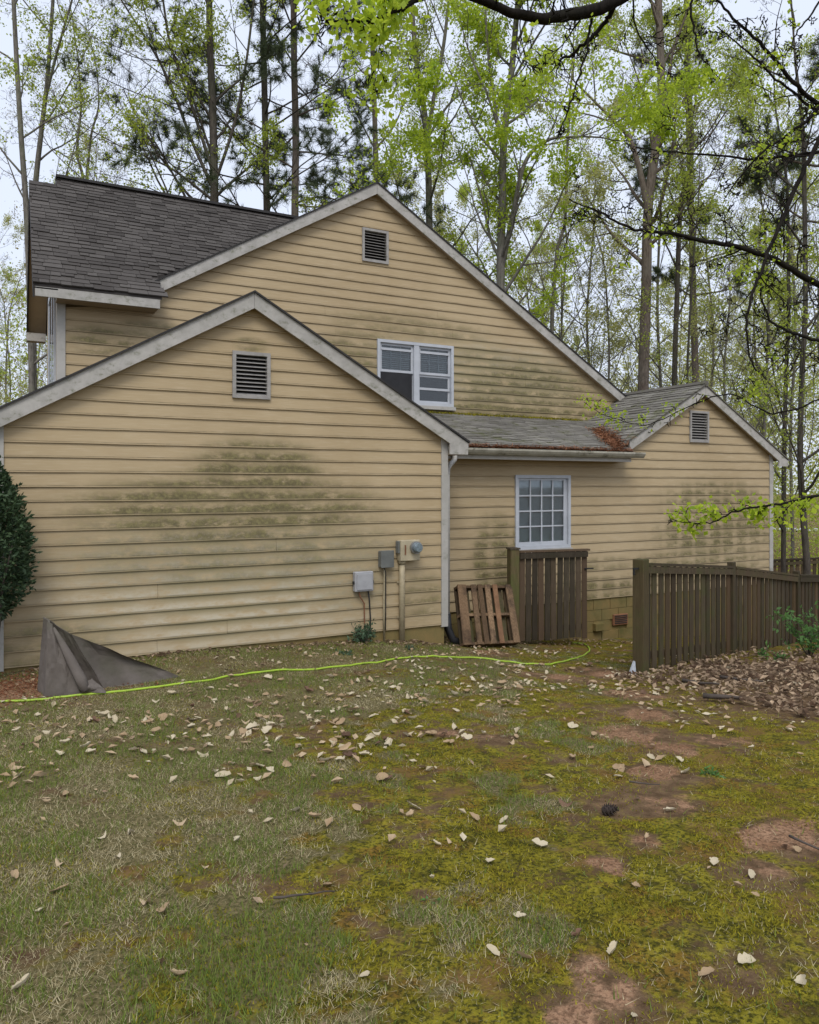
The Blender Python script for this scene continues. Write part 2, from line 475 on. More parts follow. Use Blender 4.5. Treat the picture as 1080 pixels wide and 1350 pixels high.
def tube(path, rad, k):
    n = len(path)
    d = np.gradient(path, axis=0); d /= np.linalg.norm(d, axis=1)[:, None] + 1e-9
    ref = np.array([0, 0, 1.0]) if abs(d[:, 2]).mean() < .75 else np.array([1.0, 0.2, 0])
    u = np.cross(d, ref); u /= np.linalg.norm(u, axis=1)[:, None] + 1e-9
    v = np.cross(d, u)
    a = np.arange(k) * 2 * pi / k
    V = path[:, None, :] + rad[:, None, None] * (np.cos(a)[None, :, None] * u[:, None, :] + np.sin(a)[None, :, None] * v[:, None, :])
    i = np.arange(n - 1)[:, None] * k; j = np.arange(k)[None, :]; j2 = (j + 1) % k
    F = np.stack([i + j, i + j2, i + k + j2, i + k + j], -1).reshape(-1, 4)
    return V.reshape(-1, 3), F

#PART2
# ================================================================== the ground
def axis(lo, hi, step):
    a = list(np.arange(lo, hi + 1e-6, step))
    g = step; x = hi
    while x < 420: g *= 1.28; x += g; a.append(x)
    g = step; x = lo
    while x > -420: g *= 1.28; x -= g; a.insert(0, x)
    return np.array(a)
DIRT = [(700, 888, .30, .8), (745, 893, .35, .9), (800, 888, .45, 1.1), (835, 915, .35, 1.0), (850, 940, .30, 1.0), (835, 968, .34, 1.1), (880, 985, .25, .9), (870, 1020, .22, 1.0),
        (590, 966, .16, .9), (645, 975, .18, .9), (1045, 1110, .22, 1.1), (1000, 1150, .16, .8), (800, 1140, .10, 1.0), (850, 1108, .10, .9), (800, 1060, .2, .7), (805, 1310, .13, 1.1),
        (760, 1345, .12, 1.0), (780, 1280, .10, .9), (940, 975, .25, .8), (860, 1055, .3, .8), (60, 905, .5, 1.2), (15, 912, .6, 1.2), (650, 862, .35, .8), (330, 1160, .12, .5), (560, 1180, .1, .6)]
DIRT_W = [(at_ground(x, y)[:2], r, s) for x, y, r, s in DIRT]
GA, GB = at_ground(600, 925)[:2], at_ground(120, 1330)[:2]
LITTER_C = [(at_ground(1050, 885)[:2], 1.3), (at_ground(1075, 930)[:2], 1.1), (at_ground(985, 895)[:2], .8), (at_ground(940, 880)[:2], .5), (at_ground(1180, 900)[:2], 2.5)]
def masks(X, Y):
    n1 = fbm(X * 1.1 + 3, Y * 1.1 + 9, 4); n2 = fbm(X * 3.7 + 31, Y * 3.7 + 2, 4)
    nx, ny = -(GB[1] - GA[1]), GB[0] - GA[0]
    L = math.hypot(nx, ny)
    side = ((X - GA[0]) * nx + (Y - GA[1]) * ny) / L
    if ((-9 - GA[0]) * nx + (-4 - GA[1]) * ny) < 0: side = -side
    n3 = fbm(X * 8.5 + 77, Y * 8.5 + 20, 3)
    grass = smooth(-.8, .8, side + .15 + (n1 - .5) * 3.4 + (n2 - .5) * 5.0 + (n3 - .5) * 2.0)
    dirt = np.zeros_like(X)
    for (c, r, s) in DIRT_W:
        dd = np.hypot(X - c[0], Y - c[1]) / r
        dirt = np.maximum(dirt, s * np.exp(-dd * dd))
    lit = np.zeros_like(X)
    for c, r in LITTER_C:
        dd = np.hypot(X - c[0], (Y - c[1])) / r
        lit = np.maximum(lit, np.exp(-dd * dd))
    dirt = np.clip(dirt * (.05 + 1.5 * n2 + .5 * (n3 - .5)) + smooth(.60, .78, n2) * .30 * (1 - grass), 0, 1)
    moss = np.clip(.62 + (n2 - .5) * 1.2 - dirt, 0, 1)
    far = smooth(12, 25, np.hypot(X - CAMX, Y - CAMY))
    moss = moss * (1 - lit) * (1 - far * .9)
    return moss, dirt * (1 - lit * .8), grass * (1 - far), lit
gx = axis(-9.0, 8.0, .075); gy = axis(-9.2, 1.4, .075)
GX, GY = np.meshgrid(gx, gy)
GZ = ground_z(GX, GY)
near = 1 - smooth(10, 30, np.hypot(GX - CAMX, GY - CAMY))
GZ = GZ + near * ((fbm(GX * 1.6, GY * 1.6, 3) - .5) * .05 + (fbm(GX * 7 + 40, GY * 7, 3) - .5) * .022)
nxg, nyg = len(gx), len(gy)
I = (np.arange(nyg - 1)[:, None] * nxg + np.arange(nxg - 1)[None, :]).ravel()
ground = mesh_np('ground', np.stack([GX, GY, GZ], -1).reshape(-1, 3), np.stack([I, I + 1, I + nxg + 1, I + nxg], -1), 'ground', None, (0, 0, 0), True)
ground['kind'] = 'structure'
mk = masks(GX, GY)
at_ = ground.data.attributes.new('mask', 'FLOAT_COLOR', 'POINT')
at_.data.foreach_set('color', np.stack([mk[0].ravel(), mk[1].ravel(), mk[2].ravel(), np.ones(GX.size)], -1).astype(np.float32).ravel())
def surf_z(X, Y):
    X = np.asarray(X, float); Y = np.asarray(Y, float)
    z = ground_z(X, Y); nr = 1 - smooth(10, 30, np.hypot(X - CAMX, Y - CAMY))
    return z + nr * ((fbm(X * 1.6, Y * 1.6, 3) - .5) * .05 + (fbm(X * 7 + 40, Y * 7, 3) - .5) * .022)
rd = MB(); RA, RB = at_depth(1000, 640, 74), at_depth(1420, 640, 60)
for i in range(14):
    p, q = RA + (RB - RA) * i / 14, RA + (RB - RA) * (i + 1) / 14
    off = np.array([1.4, 3.2, 0])
    def gp(v): return (v[0], v[1], float(ground_z(v[0], v[1])) + .12)
    rd.quad(gp(p - off), gp(q - off), gp(q + off), gp(p + off))
rd.build('road', 'road', None, gp(RA))['kind'] = 'structure'

# ================================================================== the house
YB, YC = 3.0, 0.9
AX, AZ, AS = -2.83, 4.852, .567            # garage gable: apex x, z, slope
BX, BZ, BS = .345, 7.905, .59              # main gable
CX, CZ, CS = 6.5, 4.335, .57               # rear gable
house = empty('house', (-2.83, 0, .2), 'tan lap-sided two-storey house with mildew-stained gables and grey shingled roofs', 'house')

def board_run(parent, mat, Y, zlo, zhi, xl, xr, holes=(), pitch=.17, phase=.30, joints=True, rng=random.Random(4)):
    """lap siding boards, each its own piece; xl(z), xr(z) give the ends, holes (x0,x1,z0,z1) are cut out"""
    k0 = int(math.floor((zlo - phase) / pitch + 1e-6))
    k = k0
    while phase + k * pitch < zhi - .02:
        z0, z1 = phase + k * pitch, phase + (k + 1) * pitch
        z0c, z1c = max(z0, zlo), min(z1, zhi)
        k += 1
        spans = []                          # (xa, xb, za, zb, follow gable left, follow gable right)
        hit = [h for h in holes if h[2] < z1c - .005 and h[3] > z0c + .005]
        cuts = [(-99, 99, z0c, z1c)]
        for h in hit:
            new = []
            for (a, b, za, zb) in cuts:
                if h[1] <= a or h[0] >= b: new.append((a, b, za, zb)); continue
                if h[0] > a: new.append((a, h[0], za, zb))
                if h[1] < b: new.append((h[1], b, za, zb))
                m0, m1 = max(a, h[0]), min(b, h[1])
                if h[2] - za > .015: new.append((m0, m1, za, h[2]))
                if zb - h[3] > .015: new.append((m0, m1, h[3], zb))
            cuts = new
        out = []
        for (a, b, za, zb) in cuts:
            xa, xb = max(a, xl((za + zb) / 2)), min(b, xr((za + zb) / 2))
            if joints and xb - xa > 3.0 and rng.random() < .4:
                j = xa + (xb - xa) * rng.uniform(.25, .75)
                out += [(a, j - .0015, za, zb), (j + .0015, b, za, zb)]
            else: out.append((a, b, za, zb))
        for (a, b, za, zb) in out:
            E = [(max(a, xl(z)), min(b, xr(z))) for z in (za, zb)]
            if E[0][1] - E[0][0] < .02: continue
            if E[1][1] < E[1][0]: m = (E[1][0] + E[1][1]) / 2; E[1] = (m, m)
            n = max(2, int((E[0][1] - E[0][0]) / .22))
            seed = rng.uniform(0, 50)
            u = np.linspace(0, 1, n + 1)
            xb_ = E[0][0] + (E[0][1] - E[0][0]) * u; xt_ = E[1][0] + (E[1][1] - E[1][0]) * u
            f0 = (za - z0) / pitch; f1 = (zb - z0) / pitch
            wob = (fbm(xb_ * 1.7 + seed, np.full_like(u, seed), 3) - .5)
            wob2 = (fbm(xb_ * 2.3 + seed + 9, np.full_like(u, seed), 3) - .5)
            yb = Y - (.026 - .020 * f0) + wob * .010 * (1 - f0)
            yt = np.full_like(u, Y - (.026 - .020 * f1))
            zb0 = za - (.012 if f0 < .02 else 0) + wob2 * .012
            o_ = np.ones_like(u)
            R = [np.stack([xb_, yb, zb0 * o_], -1), np.stack([xt_, yt, zb * o_], -1), np.stack([xt_, yt + .014, zb * o_], -1), np.stack([xb_, yb + .016, zb0 * o_], -1)]
            V = np.concatenate(R); N = n + 1; i = np.arange(n)
            F = []
            for q in range(4):
                s, e = q * N, ((q + 1) % 4) * N
                F.append(np.stack([s + i, s + i + 1, e + i + 1, e + i], -1))
            F.append(np.array([[0, N, 2 * N, 3 * N], [n, 3 * N + n, 2 * N + n, N + n]]))
            mesh_np('siding_board', V, np.concatenate(F), mat, parent)

# --- garage wall (nearest gable)
WAL, WAR = -5.76, .02
HOLE_A = [(-3.08, -2.60, 3.48, 4.065)]
wa = MB(); wa.prism([(WAL, .10, -.4), (.10, .10, -.4), (.10, .10, 3.15), (AX, .10, AZ - .06), (WAL, .10, 3.15)], (0, .1, 0))
wa.box(.0, .10, .101, YC, -.4, 3.12); wa.box(WAL, WAL + .1, .101, 3.0, -.4, 3.12)
wall_a = wa.build('garage_wall', 'siding_a', house)
board_run(wall_a, 'siding_a', 0, .30, AZ - .08, lambda z: max(WAL, AX - (AZ - .08 - z) / AS), lambda z: min(WAR, AX + (AZ - .08 - z) / AS), HOLE_A)
MB().box(WAL + .02, .075, .0, .099, -.6, .292).build('foundation', 'foundation', house)
MB().box(.015, .125, -.036, .01, .26, 3.15).box(.099, .125, .0101, .14, .26, 3.15).build('corner_board', 'trim', house)
MB().box(WAL - .03, WAL + .085, -.036, .01, .26, 3.15).build('corner_board', 'trim', house)

# --- main wall (tall gable behind)
WBL, WBR = -4.86, 6.25
HOLE_B = [(.42, 2.02, 3.89, 5.035), (.106, .62, 6.465, 7.055)]
wb = MB(); wb.prism([(-4.97, YB + .12, .0), (WBR, YB + .12, .0), (WBR, YB + .12, 4.3), (BX, YB + .12, BZ - .08), (-3.2, YB + .12, 5.7), (-4.97, YB + .12, 5.4)], (0, .1, 0))
wall_b = wb.build('main_wall', 'siding_b', house)
def bl(z): return WBL if z < 5.2 else max(-3.75, BX - (BZ - .09 - z) / BS)
board_run(wall_b, 'siding_b', YB, 3.36, BZ - .09, bl, lambda z: min(WBR, BX + (BZ - .09 - z) / BS), HOLE_B)
MB().box(-4.975, -4.855, YB - .04, YB + .02, 2.9, 5.25).build('corner_board', 'trim', house)

# --- rear wall with window, running into the small gable
HOLE_C = [(2.02, 3.165, 1.275, 2.50), (6.19, 6.70, 3.205, 3.805)]
WCR = 8.56
wc = MB(); wc.prism([(.0, YC + .12, -1.2), (8.65, YC + .12, -1.2), (8.65, YC + .12, 3.05), (CX, YC + .12, CZ - .06), (CX - 2.2, YC + .12, 3.05), (.0, YC + .12, 3.0)], (0, .1, 0))
wc.box(8.55, 8.65, YC + .221, 9, -1.5, 3.0)
wall_c = wc.build('rear_wall', 'siding_c', house)
def cl(z): return .05 if z < 2.95 else max(4.2, CX - (CZ - .08 - z) / CS)
board_run(wall_c, 'siding_c', YC, .30, CZ - .08, cl, lambda z: min(WCR, CX + (CZ - .08 - z) / CS), HOLE_C)
MB().box(8.555, 8.66, YC - .038, YC + .01, -1.0, 3.06).build('corner_board', 'trim', house)
# block foundation under the rear wall: separate painted blocks
fnd = MB().box(.0, 8.6, YC + .02, YC + .115, -1.6, .285).build('foundation_wall', 'foundation', house)
rr = random.Random(8)
for row in range(5):
    zt = .280 - row * .2; x = .15 + (row % 2) * .2
    while x < 8.45:
        if not (row == 2 and 4.0 < x + .2 < 4.75):
            MB().box(x + .005, min(x + .393, 8.55), YC - .004 + rr.uniform(-.004, .004), YC + .019, zt - .193, zt).build('block', 'foundation', fnd)
        x += .4
v_ = at_wall(802, 818, YC)
MB().box(v_[0] + .10, v_[0] + .46, YC - .03, YC + .018, v_[2] - .10, v_[2] + .10).build('foundation_vent', 'rust', fnd, bevel=.006)
for q in range(5):
    zz = v_[2] - .07 + q * .033
    MB().box(v_[0] + .13, v_[0] + .43, YC - .038, YC - .031, zz, zz + .016).build('vent_slat', 'under', fnd)
v_ = at_wall(787, 826, YC)
MB().box(v_[0] - .10, v_[0] + .10, YC - .09, YC + .018, v_[2] - .07, v_[2] + .07).build('outlet_block', 'foundation', fnd, bevel=.008)

# --- roofs
def slab(mb, a, b, c, d, th=.028):
    """roof slab from four corner points of its upper face, thickness straight down"""
    mb.prism([a, b, c, d], (0, 0, -th)); return mb
roof_a = MB()
RA_L, RA_R, RA_Y0, RA_Y1 = -6.08, .43, -.16, 5.5
za = lambda x: AZ - AS * abs(x - AX)
slab(roof_a, (RA_L, RA_Y0, za(RA_L)), (AX, RA_Y0, AZ), (AX, RA_Y1, AZ), (RA_L, RA_Y1, za(RA_L)))
slab(roof_a, (AX, RA_Y0, AZ), (RA_R, RA_Y0, za(RA_R)), (RA_R, 2.98, za(RA_R)), (AX, 2.98, AZ))
roof_a = roof_a.build('garage_roof', 'under', house)
def rake(parent, x0, z0, x1, z1, y, w, th=.035, y2=None, mat='fascia', drop=.022, name='rake_board'):
    """board along the gable slope, its face at y, vertical height w"""
    MB().prism([(x0, y, z0 - drop), (x1, y, z1 - drop), (x1, y, z1 - drop - w), (x0, y, z0 - drop - w)], (0, th, 0)).build(name, mat, parent)
def soffit(parent, x0, z0, x1, z1, y0, y1, d):
    MB().prism([(x0, y0, z0 - d), (x1, y0, z1 - d), (x1, y1, z1 - d), (x0, y1, z0 - d)], (0, 0, .02)).build('soffit', 'soffit', parent)
YA0 = -.135
rake(roof_a, RA_L, za(RA_L), AX - .002, AZ, YA0, .205)
rake(roof_a, AX + .002, AZ, .10, za(.10), YA0, .205)
MB().prism([(.10, YA0, za(.10) - .032), (RA_R - .01, YA0, za(RA_R) - .032), (RA_R - .02, YA0, za(RA_R) - .20), (.10, YA0, za(RA_R) - .20)], (0, .035, 0)).build('rake_return', 'fascia', roof_a)
soffit(roof_a, RA_L, za(RA_L), AX, AZ, YA0 + .036, -.01, .20)
soffit(roof_a, AX, AZ, .10, za(.10), YA0 + .036, -.01, .20)
MB().box(.128, RA_R - .02, YA0 + .036, YC - .02, za(RA_R) - .20, za(RA_R) - .18).build('soffit', 'soffit', roof_a)

YB0 = YB - .15
RB_L, RB_R = -3.66, 6.46
zb = lambda x: BZ - BS * abs(x - BX)
rb = MB()
slab(rb, (RB_L, YB0 - .02, zb(RB_L)), (BX, YB0 - .02, BZ), (BX, 12, BZ), (RB_L, 12, zb(RB_L)))
slab(rb, (BX, YB0 - .02, BZ), (RB_R, YB0 - .02, zb(RB_R)), (RB_R, 12, zb(RB_R)), (BX, 12, BZ))
roof_b = rb.build('main_roof', 'under', house)
rake(roof_b, RB_L + .04, zb(RB_L + .04), BX - .002, BZ, YB0, .20)
rake(roof_b, BX + .002, BZ, RB_R - .03, zb(RB_R - .03), YB0, .20)
soffit(roof_b, RB_L + .2, zb(RB_L + .2), BX, BZ, YB0 + .036, YB - .01, .20)
soffit(roof_b, BX, BZ, RB_R - .1, zb(RB_R - .1), YB0 + .036, YB - .01, .20)

YC0 = YC - .14
RC_L, RC_R = 4.2, 9.02
zc = lambda x: CZ - CS * abs(x - CX)
SH_S, SH_Y, SH_Z = .31, .52, 2.970           # lean-to roof: slope, eave y, eave z
zs = lambda y: SH_Z + SH_S * (y - SH_Y)
def shingles(parent, mat, origin, u, v, nrm, ulen, vlen, keep, w=.30, e=.127, seed=1, jit=.02, extra=.0):
    """thin overlapping tabs on a roof plane; keep(u, v) tells which stay"""
    rg = random.Random(seed)
    origin, u, v, nrm = (np.array(q, float) for q in (origin, u, v, nrm))
    V = []; F = []; T = []
    rows = int(vlen / e)
    for r in range(rows + 1):
        x = -rg.random() * w
        while x < ulen:
            ww = w * rg.uniform(.55, 1.25)
            a, b = max(x, 0), min(x + ww - .006, ulen)
            x += ww
            v0 = r * e + rg.uniform(-jit, jit) * .4; v1 = min(v0 + e * 1.35, vlen + .02)
            if b - a < .03 or not keep((a + b) / 2, v0 + e / 2): continue
            lift = .014 + rg.uniform(0, .012)
            i = len(V)
            for (uu, vv, hh) in ((a, v0, 0), (b, v0, 0), (a, v0, lift), (b, v0, lift), (a, v1, .003), (b, v1, .003)):
                V.append(origin + u * uu + v * vv + nrm * (hh + .001))
            F += [(i, i + 1, i + 3, i + 2), (i + 2, i + 3, i + 5, i + 4), (i, i + 2, i + 4), (i + 1, i + 5, i + 3)]
            T += [rg.betavariate(1.6, 1.6)] * 6
    o = mesh_np('shingles', np.array(V), F, mat, parent, tone=T)
    o['kind'] = 'stuff'
    return o
# lean-to roof over the rear wall
vx = lambda y: CX - (CZ - zs(y)) / CS            # valley line with the small gable
shed = MB()
shed.prism([(-1.0, YB + .05, zs(YB + .05)), (.40, SH_Y, SH_Z), (vx(SH_Y) + .25, SH_Y, SH_Z), (vx(YB) + .1, YB + .05, zs(YB + .05))], (0, 0, -.05))
shed_roof = shed.build('lean_to_roof', 'shingle_grey', house)
ls = math.hypot(1, SH_S)
shingles(shed_roof, 'shingle_grey', (-.9, SH_Y - .015, SH_Z - .004), (1, 0, 0), (0, 1 / ls, SH_S / ls), (0, -SH_S / ls, 1 / ls), 7.0, (YB - SH_Y) * ls + .02,
         lambda a, b: -.9 + a < vx(SH_Y + b / ls) + .05 and zs(SH_Y + b / ls) > za(-.9 + a) - .12, seed=3, jit=.06)
rc = MB()
slab(rc, (RC_L, YC0 - .02, zc(RC_L)), (CX, YC0 - .02, CZ), (CX, 9, CZ), (RC_L, 9, zc(RC_L)))
slab(rc, (CX, YC0 - .02, CZ), (RC_R, YC0 - .02, zc(RC_R)), (RC_R, 9, zc(RC_R)), (CX, 9, CZ))
roof_c = rc.build('rear_roof', 'shingle_grey', house)
lc = math.hypot(1, CS)
shingles(roof_c, 'shingle_grey', (RC_L, YC0 - .03, zc(RC_L) + .002), (0, 1, 0), (1 / lc, 0, CS / lc), (-CS / lc, 0, 1 / lc), 6.2, (CX - RC_L) * lc,
         lambda a, b: RC_L + b / lc > vx(YC0 + a) - .05 or YC0 + a > 3.2, seed=5, jit=.05)
MB().tube([(CX, YC0 - .03, CZ + .012), (CX, 9, CZ + .012)], .06, 6).build('ridge_cap', 'shingle_grey', roof_c)
rake(roof_c, RC_L + .3, zc(RC_L + .3), CX - .002, CZ, YC0, .19)
rake(roof_c, CX + .002, CZ, RC_R - .30, zc(RC_R - .30), YC0, .19)
MB().prism([(RC_R - .30, YC0, zc(RC_R - .3) - .032), (RC_R - .01, YC0, zc(RC_R) - .03), (RC_R - .02, YC0, zc(RC_R) - .15), (RC_R - .30, YC0, zc(RC_R) - .15)], (0, .035, 0)).build('rake_return', 'fascia', roof_c)
soffit(roof_c, RC_L + .3, zc(RC_L + .3), CX, CZ, YC0 + .036, YC - .01, .18)
soffit(roof_c, CX, CZ, RC_R - .3, zc(RC_R - .3), YC0 + .036, YC - .01, .18)
# eave of the lean-to: fascia, soffit, gutter
MB().box(.44, 4.32, SH_Y + .02, SH_Y + .05, SH_Z - .20, SH_Z - .045).build('fascia_board', 'trim', shed_roof)
MB().box(.44, 4.32, SH_Y + .052, YC - .02, SH_Z - .20, SH_Z - .18).build('soffit', 'soffit', shed_roof)
g0, g1 = .40, 4.56
prof = [(SH_Y + .015, SH_Z - .03), (SH_Y + .015, SH_Z - .13), (SH_Y - .045, SH_Z - .13), (SH_Y - .075, SH_Z - .095), (SH_Y - .095, SH_Z - .06), (SH_Y - .095, SH_Z - .030),
        (SH_Y - .085, SH_Z - .030), (SH_Y - .085, SH_Z - .06), (SH_Y - .065, SH_Z - .09), (SH_Y - .04, SH_Z - .12), (SH_Y + .005, SH_Z - .12), (SH_Y + .005, SH_Z - .03)]
gu = MB().prism([(g0, y, z) for y, z in prof], (g1 - g0, 0, 0)).build('gutter', 'gutter', house)
MB().prism([(g1 + .001, y, z) for y, z in prof[:6]], (.004, 0, 0)).build('end_cap', 'gutter', gu)
MB().tube([(.56, SH_Y - .03, SH_Z - .12), (.55, SH_Y - .04, SH_Z - .22), (.40, .36, SH_Z - .30), (.26, .20, SH_Z - .36), (.20, .12, SH_Z - .50), (.195, .11, 2.0), (.195, .11, .34)], .042, 8).build('downspout', 'trim', house, smooth_=True)
MB().tube([(.195, .11, .42), (.20, .09, .2), (.26, .05, .03), (.5, .02, -.06)], [.055, .06, .06, .06], 10).build('drain_pipe', 'black_pipe', house, smooth_=True)
MB().tube([(8.75, YC0 + .2, 2.75), (8.70, YC + .02, 2.62), (8.73, YC + .06, 2.4), (8.73, YC + .06, -.3)], .04, 8).build('downspout', 'trim', house, smooth_=True)

# --- the wing with its ridge along the house, left end gable
WY0, WZ0, WYR, WZR = 2.6, 5.305, 4.60, 7.49
WS = (WZR - WZ0) / (WYR - WY0)
WXL, WXL2 = -5.31, -4.97
zw = lambda y: WZ0 + WS * (y - WY0) if y < WYR else WZR - WS * (y - WYR)
wr = MB()
XS = at_wall(75, 250, WYR)[0]
XE = -3.50
slab(wr, (WXL, WY0, WZ0), (XE, WY0, WZ0), (XE, YB - .02, zw(YB - .02)), (WXL, YB - .02, zw(YB - .02)), .06)
slab(wr, (WXL, YB - .02, zw(YB - .02)), (XE, YB - .02, zw(YB - .02)), (.2, WYR, WZR), (WXL, WYR, WZR), .06)
slab(wr, (WXL, WYR, WZR), (.2, WYR, WZR), (.2, 6.6, WZ0), (WXL, 6.6, WZ0), .06)
roof_w = wr.build('wing_roof', 'shingle_dark', house)
lw = math.hypot(1, WS)
VL = (WYR - WY0) * lw
HI = .17                                            # the main part of the ridge stands a little higher
hr = MB().prism([(XS, WYR - .25, zw(WYR - .25) + .004), (XS, WYR + HI / WS, WZR + HI), (XS, WYR + HI / WS + .5, WZR + HI - .5 * WS)], (.2 - XS, 0, 0)).build('ridge_upstand', 'shingle_dark', roof_w)
shingles(roof_w, 'shingle_dark', (WXL, WY0 - .012, WZ0 - .010), (1, 0, 0), (0, 1 / lw, WS / lw), (0, -WS / lw, 1 / lw), 5.6, VL + HI * lw / WS,
         lambda a, b: (WXL + a > XS or b < VL - .06) and (WXL + a < XE - .02 if b < .42 * lw else WXL + a < XE + .1 + (b - .42 * lw) * 1.6), w=.24, e=.105, seed=9, jit=.05)
MB().bar((XS - .01, WYR + HI / WS + .02, WZR + HI + .015), (.2, WYR + HI / WS + .02, WZR + HI + .015), .22, .045).build('ridge_cap', 'under', roof_w)
MB().box(WXL + .03, XE - .03, WY0 + .0, WY0 + .03, WZ0 - .20, WZ0 - .062).build('fascia_board', 'fascia', roof_w)
MB().box(WXL2 - .02, XE - .05, WY0 + .031, YB - .028, WZ0 - .20, WZ0 - .18).build('soffit', 'soffit', roof_w)
# left gable: sloping soffits, barge boards, end wall
for (ya, yb_) in ((WY0, WYR), (WYR, 6.6)):
    s_ = MB().prism([(WXL + .03, ya, zw(ya) - .09), (WXL + .03, yb_, zw(yb_) - .09), (WXL2 - .005, yb_, zw(yb_) - .09), (WXL2 - .005, ya, zw(ya) - .09)], (0, 0, .02)).build('soffit', 'soffit', roof_w)
    MB().prism([(WXL - .001, ya, zw(ya) - .063), (WXL - .001, yb_, zw(yb_) - .063), (WXL - .001, yb_, zw(yb_) - .22), (WXL - .001, ya, zw(ya) - .22)], (.026, 0, 0)).build('barge_board', 'under', roof_w)
MB().box(WXL + .0, WXL2 - .01, 6.35, 6.58, WZ0 - .22, WZ0 - .07).build('eave_return', 'fascia', roof_w)
ew = MB().prism([(-4.965, YB + .0, 2.5), (-4.965, 6.2, 2.5), (-4.965, 6.2, zw(6.2) - .1), (-4.965, WYR, WZR - .1), (-4.965, YB, zw(YB) - .1)], (.1, 0, 0)).build('wing_end_wall', 'siding_b', house)
we = MB()
for y0, y1, z0, z1 in ((3.25, 3.37, 3.3, 5.5), (5.0, 5.12, 3.3, 5.5), (3.25, 5.12, 5.5, 5.62), (3.25, 5.12, 3.2, 3.3)):
    we.box(-5.0, -4.966, y0, y1, z0, z1)
winw = we.build('wing_window', 'vinyl', house)
MB().box(-4.985, -4.967, 3.371, 4.999, 3.301, 5.499).build('pane', 'glass', winw)
MB().box(-4.99, -4.97, 4.13, 4.22, 3.301, 5.499).build('mullion', 'vinyl', winw)

# --- gable vents
def vent(x0, x1, z0, z1, Y, n=9):
    o = MB()
    w = .045
    for a, b, c, d in ((x0, x0 + w, z0, z1), (x1 - w, x1, z0, z1), (x0 + w, x1 - w, z1 - w, z1), (x0 + w, x1 - w, z0, z0 + w)):
        o.box(a, b, Y - .05, Y + .04, c, d)
    vo = o.build('gable_vent', 'vent', house)
    MB().box(x0 + .005, x1 - .005, Y + .041, Y + .06, z0 + .005, z1 - .005).build('backing', 'dark', vo)
    h = (z1 - z0 - 2 * w) / n
    for i in range(n):
        z = z0 + w + i * h
        MB().prism([(x0 + w, Y - .036, z + .003), (x0 + w, Y - .030, z + .001), (x0 + w, Y + .028, z + h * .62), (x0 + w, Y + .020, z + h * .62)], (x1 - x0 - 2 * w, 0, 0)).build('slat', 'vent', vo)
vent(-3.09, -2.59, 3.47, 4.075, 0, 10)
vent(.096, .63, 6.455, 7.065, YB, 10)
vent(6.18, 6.71, 3.195, 3.815, YC, 10)

# --- upper double window
def bars(mb, x0, x1, z0, z1, w, ya, yb):
    for a, b, c, d in ((x0, x0 + w, z0, z1), (x1 - w, x1, z0, z1), (x0 + w, x1 - w, z1 - w, z1), (x0 + w, x1 - w, z0, z0 + w)):
        mb.box(a, b, ya, yb, c, d)
    return mb
def pane(x0, x1, z0, z1, y, par): return MB().box(x0, x1, y, y + .004, z0, z1).build('pane', 'glass', par)
X0, X1, Z0, Z1 = .40, 2.04, 3.87, 5.055
fr = bars(MB(), X0, X1, Z0, Z1, .055, YB - .055, YB + .08)
wb_ = fr.build('double_window', 'vinyl', house)
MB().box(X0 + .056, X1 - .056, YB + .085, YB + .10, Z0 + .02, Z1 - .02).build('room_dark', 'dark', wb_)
xm = (X0 + X1) / 2
MB().box(xm - .055, xm + .055, YB - .05, YB + .079, Z0 + .056, Z1 - .056).build('mullion', 'vinyl', wb_)
MB().box(X0 - .03, X1 + .03, YB - .085, YB - .03, Z0 - .07, Z0 - .003).build('sill', 'trim', wb_)
for k, (a, b) in enumerate(((X0 + .057, xm - .057), (xm + .057, X1 - .057))):
    zm = (Z0 + Z1) / 2 + .02
    bars(MB(), a, b, zm - .02, Z1 - .057, .045, YB - .012, YB + .03).build('sash', 'vinyl', wb_)
    bars(MB(), a, b, Z0 + .057, zm - .021, .04, YB + .012, YB + .045).build('sash', 'vinyl', wb_)
    MB().box(a + .03, b - .03, YB - .02, YB - .013, Z1 - .19, Z1 - .145).build('rail', 'vinyl', wb_)
    for i in range(3):
        for j in range(2):
            aw = (b - a - .09) / 3; ah = (Z1 - .057 - zm - .07) / 2
            pane(a + .046 + i * aw, a + .044 + (i + 1) * aw, zm + .026 + j * ah, zm + .024 + (j + 1) * ah, YB + .008, wb_)
    for i in (1, 2):
        xx = a + .045 + i * (b - a - .09) / 3
        MB().box(xx - .009, xx + .009, YB + .014, YB + .026, zm + .026, Z1 - .103).build('muntin', 'vinyl', wb_)
    MB().box(a + .046, b - .046, YB + .0145, YB + .0255, zm + .027 + ah - .009, zm + .027 + ah + .009).build('muntin', 'vinyl', wb_)
    pane(a + .041, b - .041, Z0 + .098, zm - .062, YB + .025, wb_)
    for i in range(12):
        z = zm + .03 + i * .037
        MB().prism([(a + .04, YB + .052, z), (a + .04, YB + .056, z), (a + .04, YB + .066, z + .028), (a + .04, YB + .062, z + .028)], (b - a - .08, 0, 0)).build('blind_slat', 'blind_dim', wb_)
    if k == 0:
        MB().box(a + .02, b - .02, YB - .003, YB + .0, Z0 + .06, zm - .03).build('insect_screen', 'screen', wb_)
    else:
        MB().box(a + .01, b - .01, YB - .01, YB + .008, Z0 + .30, Z0 + .345).build('rail', 'vinyl', wb_)

